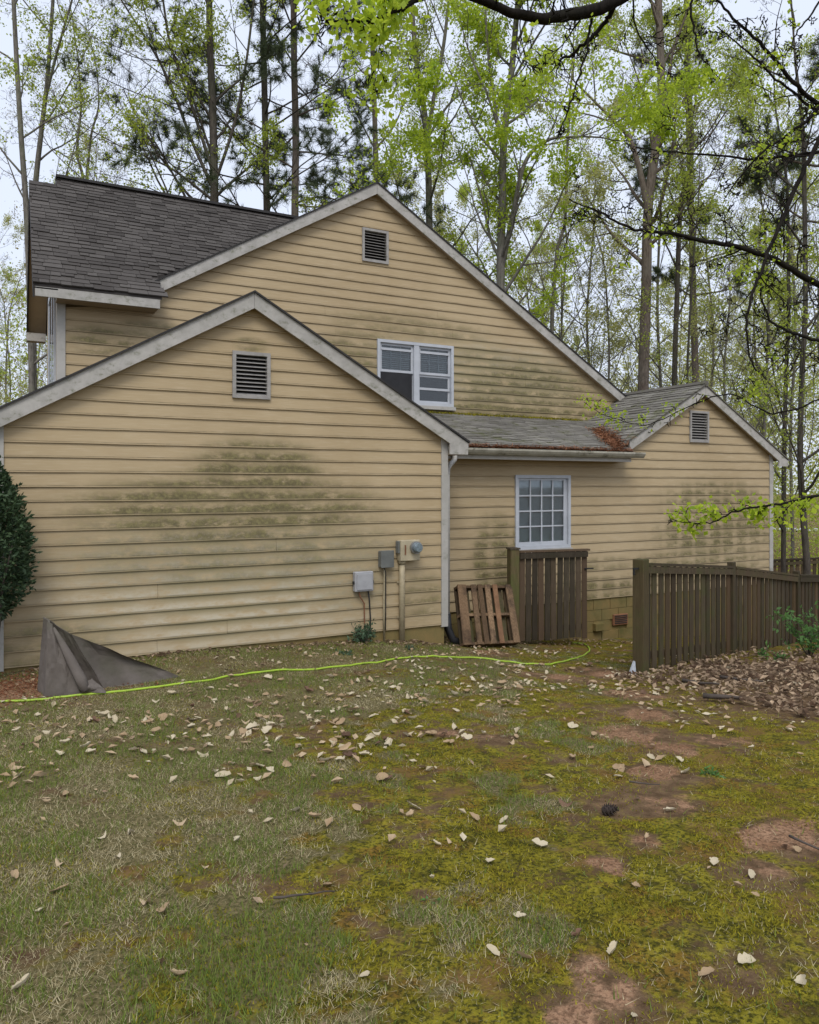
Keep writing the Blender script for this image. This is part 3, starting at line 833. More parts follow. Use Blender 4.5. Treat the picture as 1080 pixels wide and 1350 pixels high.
# --- rear window, four panes by four
X0, X1, Z0, Z1 = 1.995, 3.19, 1.247, 2.525
wc_ = bars(MB(), X0, X1, Z0, Z1, .055, YC - .05, YC + .08).build('lattice_window', 'vinyl', house)
bars(MB(), X0 + .057, X1 - .10, Z0 + .09, Z1 - .057, .035, YC - .02, YC + .03).build('sash', 'vinyl', wc_)
MB().box(X1 - .099, X1 - .0565, YC - .01, YC + .04, Z0 + .0565, Z1 - .057).box(X0 + .057, X1 - .10, YC - .03, YC + .04, Z0 + .0565, Z0 + .089).build('jamb', 'vinyl', wc_)
MB().box(X0 - .02, X1 + .02, YC - .08, YC - .028, Z0 - .055, Z0 - .003).build('sill', 'trim', wc_)
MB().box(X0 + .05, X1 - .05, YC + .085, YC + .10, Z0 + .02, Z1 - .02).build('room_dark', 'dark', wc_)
for i in range(1):
    MB().box(X0 + .06, X1 - .06, YC + .034, YC + .038, Z0 + .06, Z1 - .06).build('blind', 'blind', wc_)
a0, a1, b0, b1 = X0 + .092, X1 - .135, Z0 + .125, Z1 - .092
for i in range(4):
    for j in range(4):
        pane(a0 + (a1 - a0) * i / 4 + .001, a0 + (a1 - a0) * (i + 1) / 4 - .001, b0 + (b1 - b0) * j / 4 + .001, b0 + (b1 - b0) * (j + 1) / 4 - .001, YC + .0, wc_)
for i in range(1, 4):
    x = a0 + (a1 - a0) * i / 4
    MB().box(x - .012, x + .012, YC - .016, YC - .003, b0, b1).build('muntin', 'vinyl', wc_)
    z = b0 + (b1 - b0) * i / 4
    MB().box(a0, a1, YC - .0145, YC - .0045, z - .012, z + .012).build('muntin', 'vinyl', wc_)

#PART3
# ================================================================== utility boxes on the garage wall
def wx(x, y): return at_wall(x, y, -.03)
m0 = (-.57, -.03, .2)
meter = empty('electric_meter', (-.66, -.05, .10), 'beige electric meter box with round glass dial above a thick conduit', 'electric meter')
MB().box(-.72, -.41, -.15, -.028, 1.27, 1.565).build('box', 'beige_box', meter, bevel=.008)
MB().box(-.745, -.70, -.12, -.03, 1.38, 1.555).build('side_cover', 'grey_box', meter, bevel=.005)
MB().box(-.66, -.64, -.158, -.1505, 1.36, 1.50).build('latch', 'rust', meter)
def disc(x, z, y0, y1, r, k=24): return [(x, y0, z), (x, y1, z)], [r, r], k
ring = MB().tube([(-.49, -.149, 1.46), (-.49, -.20, 1.46)], [.090, .090], 24).build('meter_ring', 'meter_ring', meter)
MB().tube([(-.49, -.2005, 1.46), (-.49, -.25, 1.46), (-.49, -.272, 1.46)], [.072, .070, .055], 24).build('meter_dial', 'meter_face', meter)
MB().tube([(-.66, -.07, 1.27), (-.66, -.065, .9), (-.66, -.065, .06)], .042, 12).build('conduit', 'conduit', meter, smooth_=True)
MB().tube([(-.66, -.07, 1.275), (-.66, -.07, 1.225)], .054, 12).build('conduit_collar', 'conduit', meter, smooth_=True)
for z in (.95, .45):
    MB().box(-.72, -.60, -.034, -.028, z, z + .03).build('strap', 'conduit', meter)
jb = empty('junction_box', (-.93, -.05, .12), 'dark grey square junction box with a single thin pipe below', 'junction box')
MB().box(-1.02, -.83, -.13, -.028, 1.195, 1.425).build('box', 'grey_box', jb, bevel=.008)
MB().box(-1.027, -.823, -.142, -.1305, 1.19, 1.432).build('lid', 'grey_box', jb, bevel=.004)
MB().tube([(-.94, -.06, 1.195), (-.935, -.055, 1.1), (-.94, -.05, .7), (-.935, -.05, .10)], .014, 8).build('pipe', 'conduit', jb, smooth_=True)
MB().tube([(-.95, -.07, 1.2), (-.92, -.07, 1.12), (-.915, -.06, .6), (-.92, -.06, .3)], .007, 6).build('cable', 'cable', jb, smooth_=True)
ub = empty('telephone_box', (-1.27, -.05, .15), 'light grey telecom box with two dangling cables', 'utility box')
MB().box(-1.41, -1.13, -.115, -.028, .875, 1.15).build('box', 'light_box', ub, bevel=.01)
MB().box(-1.385, -1.155, -.127, -.1155, .90, 1.125).build('lid', 'light_box', ub, bevel=.004)
MB().tube([(-1.33, -.06, .875), (-1.31, -.06, .80), (-1.245, -.055, .70), (-1.24, -.05, .45), (-1.24, -.05, .14)], .010, 6).build('cable', 'rust', ub, smooth_=True)
MB().tube([(-1.19, -.06, .875), (-1.17, -.06, .75), (-1.15, -.05, .5), (-1.15, -.05, .14)], .010, 6).build('cable', 'cable', ub, smooth_=True)
MB().box(-1.425, -1.4105, -.09, -.05, .98, 1.02).box(-1.1295, -1.115, -.09, -.05, .98, 1.02).build('bolt', 'cable', ub)

# ================================================================== fences
def picket_mesh(w, h, th=.02):
    m = bpy.data.meshes.new('picket')
    V = [(-w / 2, -th / 2, 0), (w / 2, -th / 2, 0), (w / 2, th / 2, 0), (-w / 2, th / 2, 0)]
    V += [(x, y, h) for x, y, _ in V]
    m.from_pydata(V, [], [(0, 3, 2, 1), (4, 5, 6, 7), (0, 1, 5, 4), (1, 2, 6, 5), (2, 3, 7, 6), (3, 0, 4, 7)])
    return m
def place(mesh, name, parent, p, rz, sz=1.0, mat=None, tilt=0):
    o = bpy.data.objects.new(name, mesh); link(o, parent)
    b = base_of(parent)
    o.location = tuple(np.array(p, float) - b); o.rotation_euler = (0, tilt, rz); o.scale = (1, 1, sz)
    return o
PK = picket_mesh(.118, 1.0); PK.materials.append(MAT['fence'])
PKG = picket_mesh(.092, 1.0); PKG.materials.append(MAT['gate'])
P = [np.array([1.59, -2.43]), np.array([4.28, -1.64]), np.array([6.97, -.85]), np.array([9.66, -.06])]
RT = [1.31, 1.06, .70, .45]
RBt = [-.03, -.27, -.56, -.85]
fence = empty('picket_fence', (*P[0], float(surf_z(*P[0]))), 'dark weathered wooden picket fence stepping down beside the leaf litter', 'fence')
fr_ = random.Random(12)
for k, p in enumerate(P):
    w = .155 if k == 0 else .10
    top = RT[k] + (.085 if k == 0 else .10)
    gzv = float(surf_z(p[0], p[1]))
    a = math.atan2(.79, 2.69)
    c, s = cos(a), sin(a)
    poly = [(p[0] + c * i * w / 2 - s * j * w / 2, p[1] + s * i * w / 2 + c * j * w / 2, gzv - .3) for i, j in ((-1, -1), (1, -1), (1, 1), (-1, 1))]
    po = MB().prism(poly, (0, 0, top - gzv + .3)).build('post', 'post' if k == 0 else 'fence', fence, bevel=.008)
for k in range(3):
    a2, b2 = P[k], P[k + 1]
    d = (b2 - a2) / np.linalg.norm(b2 - a2); nrm = np.array([d[1], -d[0]])      # towards the camera
    L = np.linalg.norm(b2 - a2); rz = math.atan2(d[1], d[0])
    s0 = .09 if k == 0 else .06
    A = lambda s, off, z: (a2[0] + d[0] * s + nrm[0] * off, a2[1] + d[1] * s + nrm[1] * off, z)
    lerp = lambda u, v, s: u + (v - u) * s / L
    for nm, dz, w, h, off in (('cap_rail', .02, .12, .035, .0), ('rail', -.05, .04, .09, .033), ('rail', -1.18, .04, .09, -.035)):
        MB().bar(A(s0, off, lerp(RT[k], RT[k + 1], s0) + dz), A(L - .055, off, lerp(RT[k], RT[k + 1], L - .055) + dz), w, h).build(nm, 'fence', fence)
    n = 15
    for i in range(n):
        s = s0 + .085 + (L - .055 - s0 - .15) * i / (n - 1)
        zt = lerp(RT[k], RT[k + 1], s) - .005; zb_ = lerp(RBt[k], RBt[k + 1], s) + fr_.uniform(-.03, .03)
        o = place(PK, 'picket', fence, A(s + fr_.uniform(-.008, .008), 0, zb_), rz, zt - zb_, tilt=fr_.uniform(-.006, .006))
# latch on the end post
lp = P[0]
MB().box(lp[0] - .17, lp[0] - .079, lp[1] - .05, lp[1] - .03, 1.27, 1.29).box(lp[0] - .17, lp[0] - .15, lp[1] - .05, lp[1] - .03, 1.20, 1.27).build('latch', 'cable', fence)

gp0 = at_depth(677, 848, 12.2); gp1 = at_depth(772, 848, 12.2 + .3256 * 1.22)
gzz = float(surf_z(gp0[0], gp0[1]))
gate = empty('picket_gate', (gp0[0], gp0[1], gzz), 'narrow grey-brown slatted gate below the lattice window', 'gate')
gd = (gp1 - gp0)[:2]; GL = np.linalg.norm(gd); gd /= GL; gn = np.array([gd[1], -gd[0]])
GT = gzz + 1.42
def G(s, off, z): return (gp0[0] + gd[0] * s + gn[0] * off, gp0[1] + gd[1] * s + gn[1] * off, z)
MB().prism([G(-.08, -.08, gzz - .3), G(.075, -.08, gzz - .3), G(.075, .075, gzz - .3), G(-.08, .075, gzz - .3)], (0, 0, 1.82)).build('post', 'post', gate, bevel=.008)
MB().prism([G(-.09, -.09, GT + .1005), G(.085, -.09, GT + .1005), G(.085, .085, GT + .1005), G(-.09, .085, GT + .1005)], (0, 0, .025)).build('post_cap', 'gate', gate)
MB().bar(G(.09, 0, GT + .06), G(GL + .06, 0, GT + .06), .10, .03).build('cap_rail', 'gate', gate)
MB().bar(G(.10, .032, GT - .01), G(GL + .02, .032, GT - .01), .038, .09).build('rail', 'gate', gate)
MB().bar(G(.10, -.032, gzz + .2), G(GL + .02, -.032, gzz + .2), .038, .09).build('rail', 'gate', gate)
for i in range(11):
    s = .15 + (GL - .17) * i / 10
    zb_ = gzz + .02 + fr_.uniform(-.015, .02)
    place(PKG, 'picket', gate, G(s, 0, zb_), math.atan2(gd[1], gd[0]), GT + .04 - zb_, tilt=fr_.uniform(-.008, .008))
MB().bar(G(GL - .03, .03, GT - .25), G(GL + .13, .03, GT - .25), .02, .02).build('latch_bolt', 'cable', gate)

# far fence beyond the house
FF = [at_depth(985, 760, 20.5), at_depth(1085, 760, 21.5), at_depth(1185, 760, 22.5)]
ff = empty('picket_fence', (FF[0][0], FF[0][1], float(ground_z(FF[0][0], FF[0][1]))), 'pale grey picket fence far beyond the house corner', 'fence')
for k in range(2):
    a2, b2 = FF[k][:2], FF[k + 1][:2]; d = (b2 - a2); L = np.linalg.norm(d); d /= L
    zt = EYE - .098 * 21
    MB().bar((*a2, zt), (*b2, zt), .10, .05).build('cap_rail', 'fence', ff)
    MB().bar((*(a2 + np.array([d[1], -d[0]]) * .03), zt - .1), (*(b2 + np.array([d[1], -d[0]]) * .03), zt - .1), .03, .09).build('rail', 'fence', ff)
    MB().box(a2[0] - .05, a2[0] + .05, a2[1] - .05, a2[1] + .05, -1.6, zt + .1).build('post', 'fence', ff)
    for i in range(13):
        q = a2 + d * (L * (i + .5) / 13); g_ = float(ground_z(q[0], q[1]))
        place(PK, 'picket', ff, (q[0], q[1], g_ + .03), math.atan2(d[1], d[0]), zt - .03 - g_)

# ================================================================== pallet
def pallet():
    bl_, br_ = at_depth(606, 856, 11.2), at_depth(689, 852, 11.75)
    tl_ = at_depth(598, 776, 11.75)
    gb = float(surf_z(bl_[0], bl_[1]))
    root = empty('pallet', (bl_[0], bl_[1], gb), 'worn wooden shipping pallet leaning upright beside the slatted gate', 'pallet')
    ux = br_ - bl_; W = 1.02; ux /= np.linalg.norm(ux)
    uy = tl_ - bl_; H = .98; uy /= np.linalg.norm(uy)
    un = np.cross(ux, uy); un /= np.linalg.norm(un)
    if np.dot(un, CAM - bl_) < 0: un = -un
    o = bl_ + un * .02 + np.array([0, 0, .02])
    rg = random.Random(3)
    def bd(x, w, n0, th, name, y0=0.0, y1=H, mt='pallet'):
        j0, j1 = rg.uniform(-.008, .008), rg.uniform(-.008, .008)
        MB().prism([o + ux * (x + j0) + uy * y0 + un * n0, o + ux * (x + w + j0) + uy * y0 + un * n0, o + ux * (x + w + j1) + uy * y1 + un * n0, o + ux * (x + j1) + uy * y1 + un * n0], un * th).build(name, mt, root)
    for x, w in ((0, .15), (.245, .09), (.375, .085), (.50, .095), (.655, .085), (.90, .12)):
        bd(x, w, .09, .018, 'deck_board')
    for x, w in ((.0, .10), (.15, .11), (.31, .11), (.47, .10), (.61, .11), (.77, .11), (.92, .10)):
        bd(x, w, -.02, .018, 'back_board', mt='fence')
    for y in (.0, .46, .93):
        MB().prism([o + uy * y, o + uy * (y + .042), o + uy * (y + .042) + ux * W, o + uy * y + ux * W], un * .089).build('stringer', 'pallet', root)
pallet()

# ================================================================== stiff grey-brown cover lying by the wall
def cover():
    root_p = at_ground(62, 918)
    c = empty('vinyl_cover', root_p, 'stiff grey-brown vinyl cover standing folded on the ground by the evergreen shrub', 'cover')
    D0 = float(np.dot(root_p - CAM, np.array([SA, CA, 0])))
    tipp = at_ground(238, 893)
    Dt = float(np.dot(tipp - CAM, np.array([SA, CA, 0])))
    def sheet(name, grid, th=.018, off=None):
        g = np.array(grid, float); r, k, _ = g.shape
        V = g.reshape(-1, 3)
        nn = np.cross(g[-1, 0] - g[0, 0], g[0, -1] - g[0, 0]); nn /= np.linalg.norm(nn)
        if np.dot(nn, CAM - V[0]) > 0: nn = -nn
        V = np.concatenate([V, V + nn * th]); F = []
        N = r * k
        for i in range(r - 1):
            for j in range(k - 1):
                a = i * k + j
                F += [(a, a + 1, a + k + 1, a + k), (N + a, N + a + k, N + a + k + 1, N + a + 1)]
        ring_ = [j for j in range(k)] + [i * k + k - 1 for i in range(1, r)] + [(r - 1) * k + j for j in range(k - 2, -1, -1)] + [i * k for i in range(r - 2, 0, -1)]
        for a, b in zip(ring_, ring_[1:] + ring_[:1]): F.append((a, N + a, N + b, b))
        o = mesh_np(name, V, F, 'tarp', c, smooth_=False)
        return o
    def q(x, y, t): return at_depth(x, y, t)
    def patch(p00, p10, p11, p01, bulge=(0, 0, 0), n=16, seed=0):
        G_ = []
        for i in range(n):
            row = []
            for j in range(n):
                u, v = j / (n - 1), i / (n - 1)
                p = (p00 * (1 - u) + p10 * u) * (1 - v) + (p01 * (1 - u) + p11 * u) * v
                p = p + np.array(bulge) * sin(pi * u) * sin(pi * v) + .007 * np.array([sin(9 * u + seed), cos(7 * v + seed), sin(5 * u * v)]) + (fbm(np.array([u * 5 + seed * 3]), np.array([v * 5 + 2.0]), 4)[0] - .5) * np.array([.012, .045, .004]) * min(1, 6 * min(u, 1 - u, v, 1 - v) + .25)
                row.append(p)
            G_.append(row)
        return G_
    apex = q(57, 814, D0 + .12)
    # long sloping panel falling to the tip
    sheet('long_panel', patch(q(70, 920, D0 + .18), q(140, 912, D0 + .30), q(93, 836, D0 + .16), apex, (0, .03, 0)))
    sheet('long_panel', patch(q(139, 913, D0 + .30), tipp + np.array([0, 0, .01]), q(172, 866, (D0 + Dt) / 2 + .10), q(93, 836, D0 + .16), (0, .07, .0), seed=2))
    # narrow end panel, and the front flap with its turned-back edge
    sheet('end_panel', patch(q(49, 909, D0 + .30), q(61, 921, D0 - .02), q(66, 822, D0 + .06), apex, (.0, .0, 0), seed=3))
    sheet('front_flap', patch(q(60, 922, D0 - .03), q(108, 917, D0 - .02), q(73, 829, D0 + .05), q(63, 820, D0 + .05), (0, -.03, 0), seed=4))
    pth = [q(71, 826, D0 + .05), q(80, 843, D0 + .03), q(93, 868, D0 + .0), q(106, 893, D0 - .03), q(112, 908, D0 - .05)]
    k = 10; V = []; F = []
    for i, (p, r) in enumerate(zip(pth, (.010, .030, .046, .054, .050))):
        for j in range(k):
            a = radians(-60 + 230 * j / (k - 1))
            V.append(p + np.array([cos(a) * r * .9, -sin(a) * r, cos(a) * r * .35 - .01]))
    for i in range(4):
        for j in range(k - 1):
            a = i * k + j; F.append((a, a + 1, a + k + 1, a + k))
    o = mesh_np('rolled_edge', V, F, 'tarp', c, smooth_=True)
    md = o.modifiers.new('thick', 'SOLIDIFY'); md.thickness = .012
    sheet('corner_tab', patch(q(107, 912, D0 - .06), q(139, 914, D0 - .02), q(120, 895, D0 + .04), q(112, 905, D0 - .08), (0, -.02, .01), n=9, seed=6))
cover()

# ================================================================== hose
def catmull(pts, n=10):
    pts = [np.array(p, float) for p in pts]; pts = [2 * pts[0] - pts[1]] + pts + [2 * pts[-1] - pts[-2]]
    out = []
    for i in range(1, len(pts) - 2):
        a, b, c, d = pts[i - 1:i + 3]
        for t in np.linspace(0, 1, n, endpoint=False):
            out.append(.5 * ((2 * b) + (c - a) * t + (2 * a - 5 * b + 4 * c - d) * t * t + (3 * b - a - 3 * c + d) * t ** 3))
    out.append(pts[-2]); return np.array(out)
hp = [at_ground(x, y) for x, y in ((-60, 930), (0, 926), (60, 923), (140, 916), (240, 903), (340, 888), (440, 880), (520, 870), (580, 867), (640, 869), (690, 875), (728, 876), (760, 869), (777, 859), (772, 850), (755, 848))]
hp = catmull(hp, 12); hp[:, 2] = surf_z(hp[:, 0], hp[:, 1]) + .013
V, F = tube(hp, np.full(len(hp), .012), 8)
tag(mesh_np('garden_hose', V, F, 'hose', None, (hp[0][0], hp[0][1], hp[0][2] - .013), True), 'long yellow-green garden hose lying across the mossy lawn', 'hose')

#PART4
# ================================================================== trees
class Wood:
    """collects branch tubes and leaf anchors"""
    def __init__(s, seed): s.g = np.random.default_rng(seed); s.V = []; s.F = []; s.n = 0; s.anchor = []; s.tips = []
    def add(s, path, r0, r1, k):
        rad = np.linspace(r0, r1, len(path)) if np.ndim(r0) == 0 else r0
        V, F = tube(path, rad, k); s.V.append(V); s.F.append(F + s.n); s.n += len(V)
    def limb(s, p, d, L, r0, r1, wig, trop, k, n):
        d = np.asarray(d, float); d = d / np.linalg.norm(d)
        w = np.cumsum(s.g.normal(0, wig, (n, 3)), 0); w[:, 2] += np.linspace(0, trop, n)
        D = d + w; D /= np.linalg.norm(D, axis=1)[:, None]
        path = np.vstack([p, p + np.cumsum(D * (L / n), 0)])
        s.add(path, r0, r1, k)
        return path
    def side(s, axis_, ang):
        a = np.asarray(axis_, float); a = a / np.linalg.norm(a)
        r = s.g.normal(0, 1, 3); r -= a * np.dot(r, a); r /= np.linalg.norm(r)
        return a * cos(ang) + r * sin(ang)
    def sub(s, path, r, count, Lf, level, spread=(35, 65), wig=.12, trop=.25, start=.25):
        """branches along a branch, then twigs, collecting leaf anchors"""
        Ltot = np.linalg.norm(path[-1] - path[0])
        for i in range(count):
            t = start + (1 - start) * (i + s.g.random()) / count
            x = min(t, .999) * (len(path) - 1); j = int(x); f = x - j
            p = path[j] * (1 - f) + path[j + 1] * f
            ax = path[j + 1] - path[j]
            d = s.side(ax, radians(s.g.uniform(*spread)))
            L = Ltot * Lf * s.g.uniform(.6, 1.25) * (1.15 - .5 * t)
            rr = max(r * (1 - .7 * t) * .55, .004)
            if level == 0:
                q = s.limb(p, d, L, min(max(rr, .0062), .012), .0035, wig * 1.3, trop, 3, 4)
                s.anchor.append(q[1:])
                s.tips.append((q[-1], q[-1] - q[-2]))
            else:
                q = s.limb(p, d, L, rr, rr * .3, wig, trop, 4, 6)
                s.sub(q, rr, [0, 4, 5, 5][level], .45, level - 1, spread, wig, trop * .6)
                s.anchor.append(q[-2:])
    def wood_mesh(s): return np.concatenate(s.V), np.concatenate(s.F)
def leaves_at(g, A, per, size, spread, droop=.3):
    """rhombus leaves scattered around anchor points"""
    n = len(A) * per
    c = np.repeat(A, per, 0) + g.normal(0, spread, (n, 3))
    u = g.normal(0, 1, (n, 3)); u[:, 2] -= droop; u /= np.linalg.norm(u, axis=1)[:, None]
    w = g.normal(0, 1, (n, 3)); w -= u * (w * u).sum(1)[:, None]; w /= np.linalg.norm(w, axis=1)[:, None]
    L = size * g.uniform(.55, 1.25, n)[:, None]
    V = np.stack([c, c + u * L * .5 + w * L * .33, c + u * L, c + u * L * .45 - w * L * .36], 1).reshape(-1, 3)
    F = np.arange(n * 4).reshape(-1, 4)
    return V, F, np.repeat(g.random(n), 4)
def clumped(g, A, frac, scale=.55):
    """keep anchors in clumps so that the crown has gaps"""
    nz = np.sin(A[:, 0] * scale * 3 + 1.3 * np.sin(A[:, 1] * scale * 2)) * np.cos(A[:, 1] * scale * 3.3 + np.sin(A[:, 2] * scale * 2.6)) + .6 * np.sin(A[:, 2] * scale * 3.1)
    th = np.quantile(nz, 1 - frac)
    return A[nz >= th]

def finish_tree(name, w, base, bark_, leafs, label, cat='tree', group=None):
    root = empty(name, base, label, cat, group)
    V, F = w.wood_mesh()
    mesh_np('trunk', V, F, bark_, root, smooth_=True)
    for (V, F, T, m) in leafs:
        mesh_np('crown', V, F, m, root, tone=T)
    return root

def trunk_from_px(pts, t, bend=0.0):
    """trunk centre line through photograph points, at one distance, standing on the ground"""
    P_ = [at_depth(x, y, t) for x, y in pts]
    b = P_[0]; gzv = float(ground_z(b[0], b[1]))
    return np.array([[b[0], b[1], gzv - .2], [b[0], b[1], (gzv + b[2]) / 2]] + P_)
def resample(path, n):
    d = np.r_[0, np.cumsum(np.linalg.norm(np.diff(path, axis=0), axis=1))]
    t = np.linspace(0, d[-1], n)
    return np.stack([np.interp(t, d, path[:, i]) for i in range(3)], -1)
def deciduous(name, label, pts, t, rb, rt, seed, extra=(), nl=12, Lm=5.0, first=.35, ang=(28, 55), leaf='leaf_green', frac=.6, per=4, size=.10, bark_='bark_grey', group=None, up=.35, spread=.10, lev=3, grow_top=4.0):
    w = Wood(seed); g = w.g
    tr = catmull(trunk_from_px(pts, t), 8)
    # carry the stem on above the last point seen
    d = tr[-1] - tr[-3]; d /= np.linalg.norm(d)
    more = w.limb(tr[-1], d, grow_top, rt, rt * .25, .06, .1, 6, 8)
    n = len(tr); rad = rb + (rt - rb) * np.linspace(0, 1, n) ** .8; rad[0] *= 1.35
    w.add(tr, rad, None, 10)
    full = np.vstack([tr, more[1:]])
    stems = [(full, rb, rt, first, nl)]
    for (epts, te, r0, r1) in extra:
        e = catmull([at_depth(x, y, te) for x, y in epts], 7)
        w.add(e, r0, r1, 7)
        dd = e[-1] - e[-3]; dd /= np.linalg.norm(dd)
        m2 = w.limb(e[-1], dd, 2.2, r1, r1 * .3, .1, .25, 5, 6)
        stems.append((np.vstack([e, m2[1:]]), r0, r1, .2, max(4, nl // 3)))
    for (path, r0, r1, f0, cnt) in stems:
        path = resample(path, 40)
        for i in range(cnt):
            tt = f0 + (1 - f0) * (i + g.random()) / cnt
            j = min(int(tt * 39), 38)
            L = Lm * (1.15 - .65 * tt) * g.uniform(.6, 1.2)
            dd = w.side(path[j + 1] - path[j], radians(g.uniform(*ang)))
            if dd[2] < .05: dd[2] = abs(dd[2]) + .1
            rr = max((r0 + (r1 - r0) * tt) * .42, .012)
            q = w.limb(path[j], dd, L, rr, rr * .25, .09, up, 5, 8)
            w.sub(q, rr, 6, .45, lev - 1, trop=up * .6)
            w.anchor.append(q[-2:])
    A = np.concatenate(w.anchor)
    A2 = clumped(g, A, frac)
    V, F, T = leaves_at(g, A2, max(1, per // (2 if lev > 2 else 1)), size * (.68 if lev > 2 else 1), spread)
    return finish_tree(name, w, tr[0] + np.array([0, 0, .2]), bark_, [(V, F, T, leaf)], label, 'tree', group)

def tufts(g, tips, per, L):
    """pine needle sprays at twig ends"""
    n = len(tips)
    P_ = np.repeat(np.array([a for a, _ in tips]), per, 0); D = np.repeat(np.array([b / (np.linalg.norm(b) + 1e-9) for _, b in tips]), per, 0)
    m = n * per
    P_ = P_ - D * g.uniform(0, .25, m)[:, None]
    d = D * .55 + g.normal(0, .6, (m, 3)); d /= np.linalg.norm(d, axis=1)[:, None]
    s = np.cross(d, g.normal(0, 1, (m, 3))); s /= np.linalg.norm(s, axis=1)[:, None]
    ll = L * g.uniform(.7, 1.2, m)[:, None]
    V = np.stack([P_ - s * .007, P_ + s * .007, P_ + d * ll], 1).reshape(-1, 3)
    return V, np.arange(m * 3).reshape(-1, 3), np.repeat(g.random(m), 3)
def pine(name, label, pts, t, rb, rt, seed, nl=16, Lm=3.4, first=.45, bark_='bark_pine', group=None, per=75, grow_top=3.0, L=.24, drop=(60, 95)):
    w = Wood(seed); g = w.g
    tr = catmull(trunk_from_px(pts, t), 8)
    d = tr[-1] - tr[-3]; d /= np.linalg.norm(d)
    more = w.limb(tr[-1], d, grow_top, rt, rt * .3, .03, .1, 6, 6)
    n = len(tr); rad = rb + (rt - rb) * np.linspace(0, 1, n) ** .9; rad[0] *= 1.3
    w.add(tr, rad, None, 10)
    path = resample(np.vstack([tr, more[1:]]), 40)
    for i in range(nl):
        tt = first + (1 - first) * (i + g.random()) / nl
        j = min(int(tt * 39), 38)
        Lb = Lm * (1.2 - .6 * tt) * g.uniform(.55, 1.15)
        dd = w.side(path[j + 1] - path[j], radians(g.uniform(*drop)))
        rr = max((rb + (rt - rb) * tt) * .3, .02)
        q = w.limb(path[j], dd, Lb, rr, rr * .3, .10, .25, 5, 8)
        w.sub(q, rr, 8, .34, 1, spread=(30, 60), trop=.3, start=.35)
    V, F, T = tufts(g, w.tips, per, L)
    return finish_tree(name, w, tr[0] + np.array([0, 0, .2]), bark_, [(V, F, T, 'needle')], label, 'tree', group)

deciduous('slender_tree', 'slender grey tree whose trunk passes just beside the wing roof corner', [(42, 500), (36, 300), (28, 180), (22, 80), (18, 0)], 21, .105, .055, 21, nl=12, Lm=4, first=.3, frac=.45, per=3, size=.12)
deciduous('forked_tree', 'slim forked tree with ascending bare limbs above the wing ridge', [(44, 330), (47, 245), (55, 170), (63, 100), (70, 0)], 23, .12, .05, 22, extra=[([(60, 130), (75, 70), (95, 0)], 23, .05, .03)], nl=12, Lm=4.5, frac=.30, per=3, size=.10)
deciduous('twisted_sapling', 'thin twisting bare sapling with purplish buds behind the ridge', [(113, 330), (110, 240), (102, 200), (107, 140), (104, 90)], 26, .085, .03, 23, extra=[([(113, 250), (120, 180), (130, 140), (128, 95)], 26, .05, .02)], nl=12, Lm=3.5, frac=.4, per=2, size=.07, leaf='leaf_rust', grow_top=3)
deciduous('spreading_tree', 'dark spreading tree with steep fan of limbs rising behind the wing roof', [(284, 400), (283, 278), (281, 160), (277, 60), (276, 0)], 22, .16, .09, 24,
          extra=[([(282, 250), (255, 190), (215, 90), (160, 0)], 22, .06, .025), ([(282, 230), (250, 130), (225, 60), (215, 0)], 22, .055, .03), ([(284, 240), (310, 160), (325, 80), (335, 0)], 22, .05, .03), ([(282, 265), (230, 225), (190, 205)], 22, .045, .02)],
          nl=18, Lm=5.5, first=.35, ang=(25, 55), frac=.6, per=4, size=.12, bark_='bark_dark')
pine('pine_tree', 'dark-needled pine standing between the spreading tree and the grey pine trunk', [(353, 420), (352, 285), (350, 180), (348, 80), (346, 0)], 24, .13, .09, 25, nl=38, Lm=6.2, first=.34, bark_='bark_dark')
pine('pine_tree', 'pale-trunked pine with dark needle clumps rising behind the wing ridge end', [(390, 420), (389, 285), (390, 180), (388, 90), (387, 0)], 25, .15, .10, 26, nl=30, Lm=5.0, first=.38)
deciduous('bare_pole_tree', 'straight pale trunk with few crooked branches directly behind the main gable peak', [(497, 400), (496, 240), (494, 150), (491, 50), (489, -40)], 25, .115, .075, 27, extra=[([(496, 200), (478, 165), (455, 120), (440, 105)], 25, .03, .015), ([(497, 195), (520, 165), (535, 130)], 25, .04, .02)], nl=9, Lm=2.6, first=.5, ang=(50, 80), frac=.25, per=3, size=.1, bark_='bark_pine')
deciduous('twin_limbed_tree', 'green-leafed tree forking into two upright limbs beyond the right-hand slope of the gable'.replace('right-hand ', ''), [(567, 420), (566, 290), (564, 200), (560, 150), (548, 70), (543, 0)], 24, .15, .07, 28, extra=[([(563, 190), (572, 130), (585, 60), (592, 0)], 24, .075, .05), ([(565, 180), (590, 140), (618, 115)], 24, .05, .025)], nl=15, Lm=4.2, frac=.6, per=4, size=.12, leaf='leaf_green')
deciduous('maple_tree', 'bright green leafy tree with two stems close beside the main gable slope', [(660, 520), (660, 370), (662, 270), (665, 180), (675, 90), (683, 0)], 21, .165, .075, 29, extra=[([(662, 350), (675, 290), (692, 215), (722, 185), (760, 180)], 21, .085, .03), ([(664, 210), (650, 120), (642, 50), (640, 0)], 21, .05, .03), ([(662, 330), (640, 305), (625, 270)], 21, .04, .02)], nl=20, Lm=4.4, frac=.75, per=6, size=.14, leaf='leaf_bright')
deciduous('thin_tree', 'thin crooked tree between the two-stemmed tree and the tall thick trunk', [(728, 560), (728, 420), (735, 330), (745, 290), (748, 200), (752, 120)], 26, .10, .04, 30, nl=16, Lm=4.2, frac=.6, per=4, size=.12, leaf='leaf_pale')
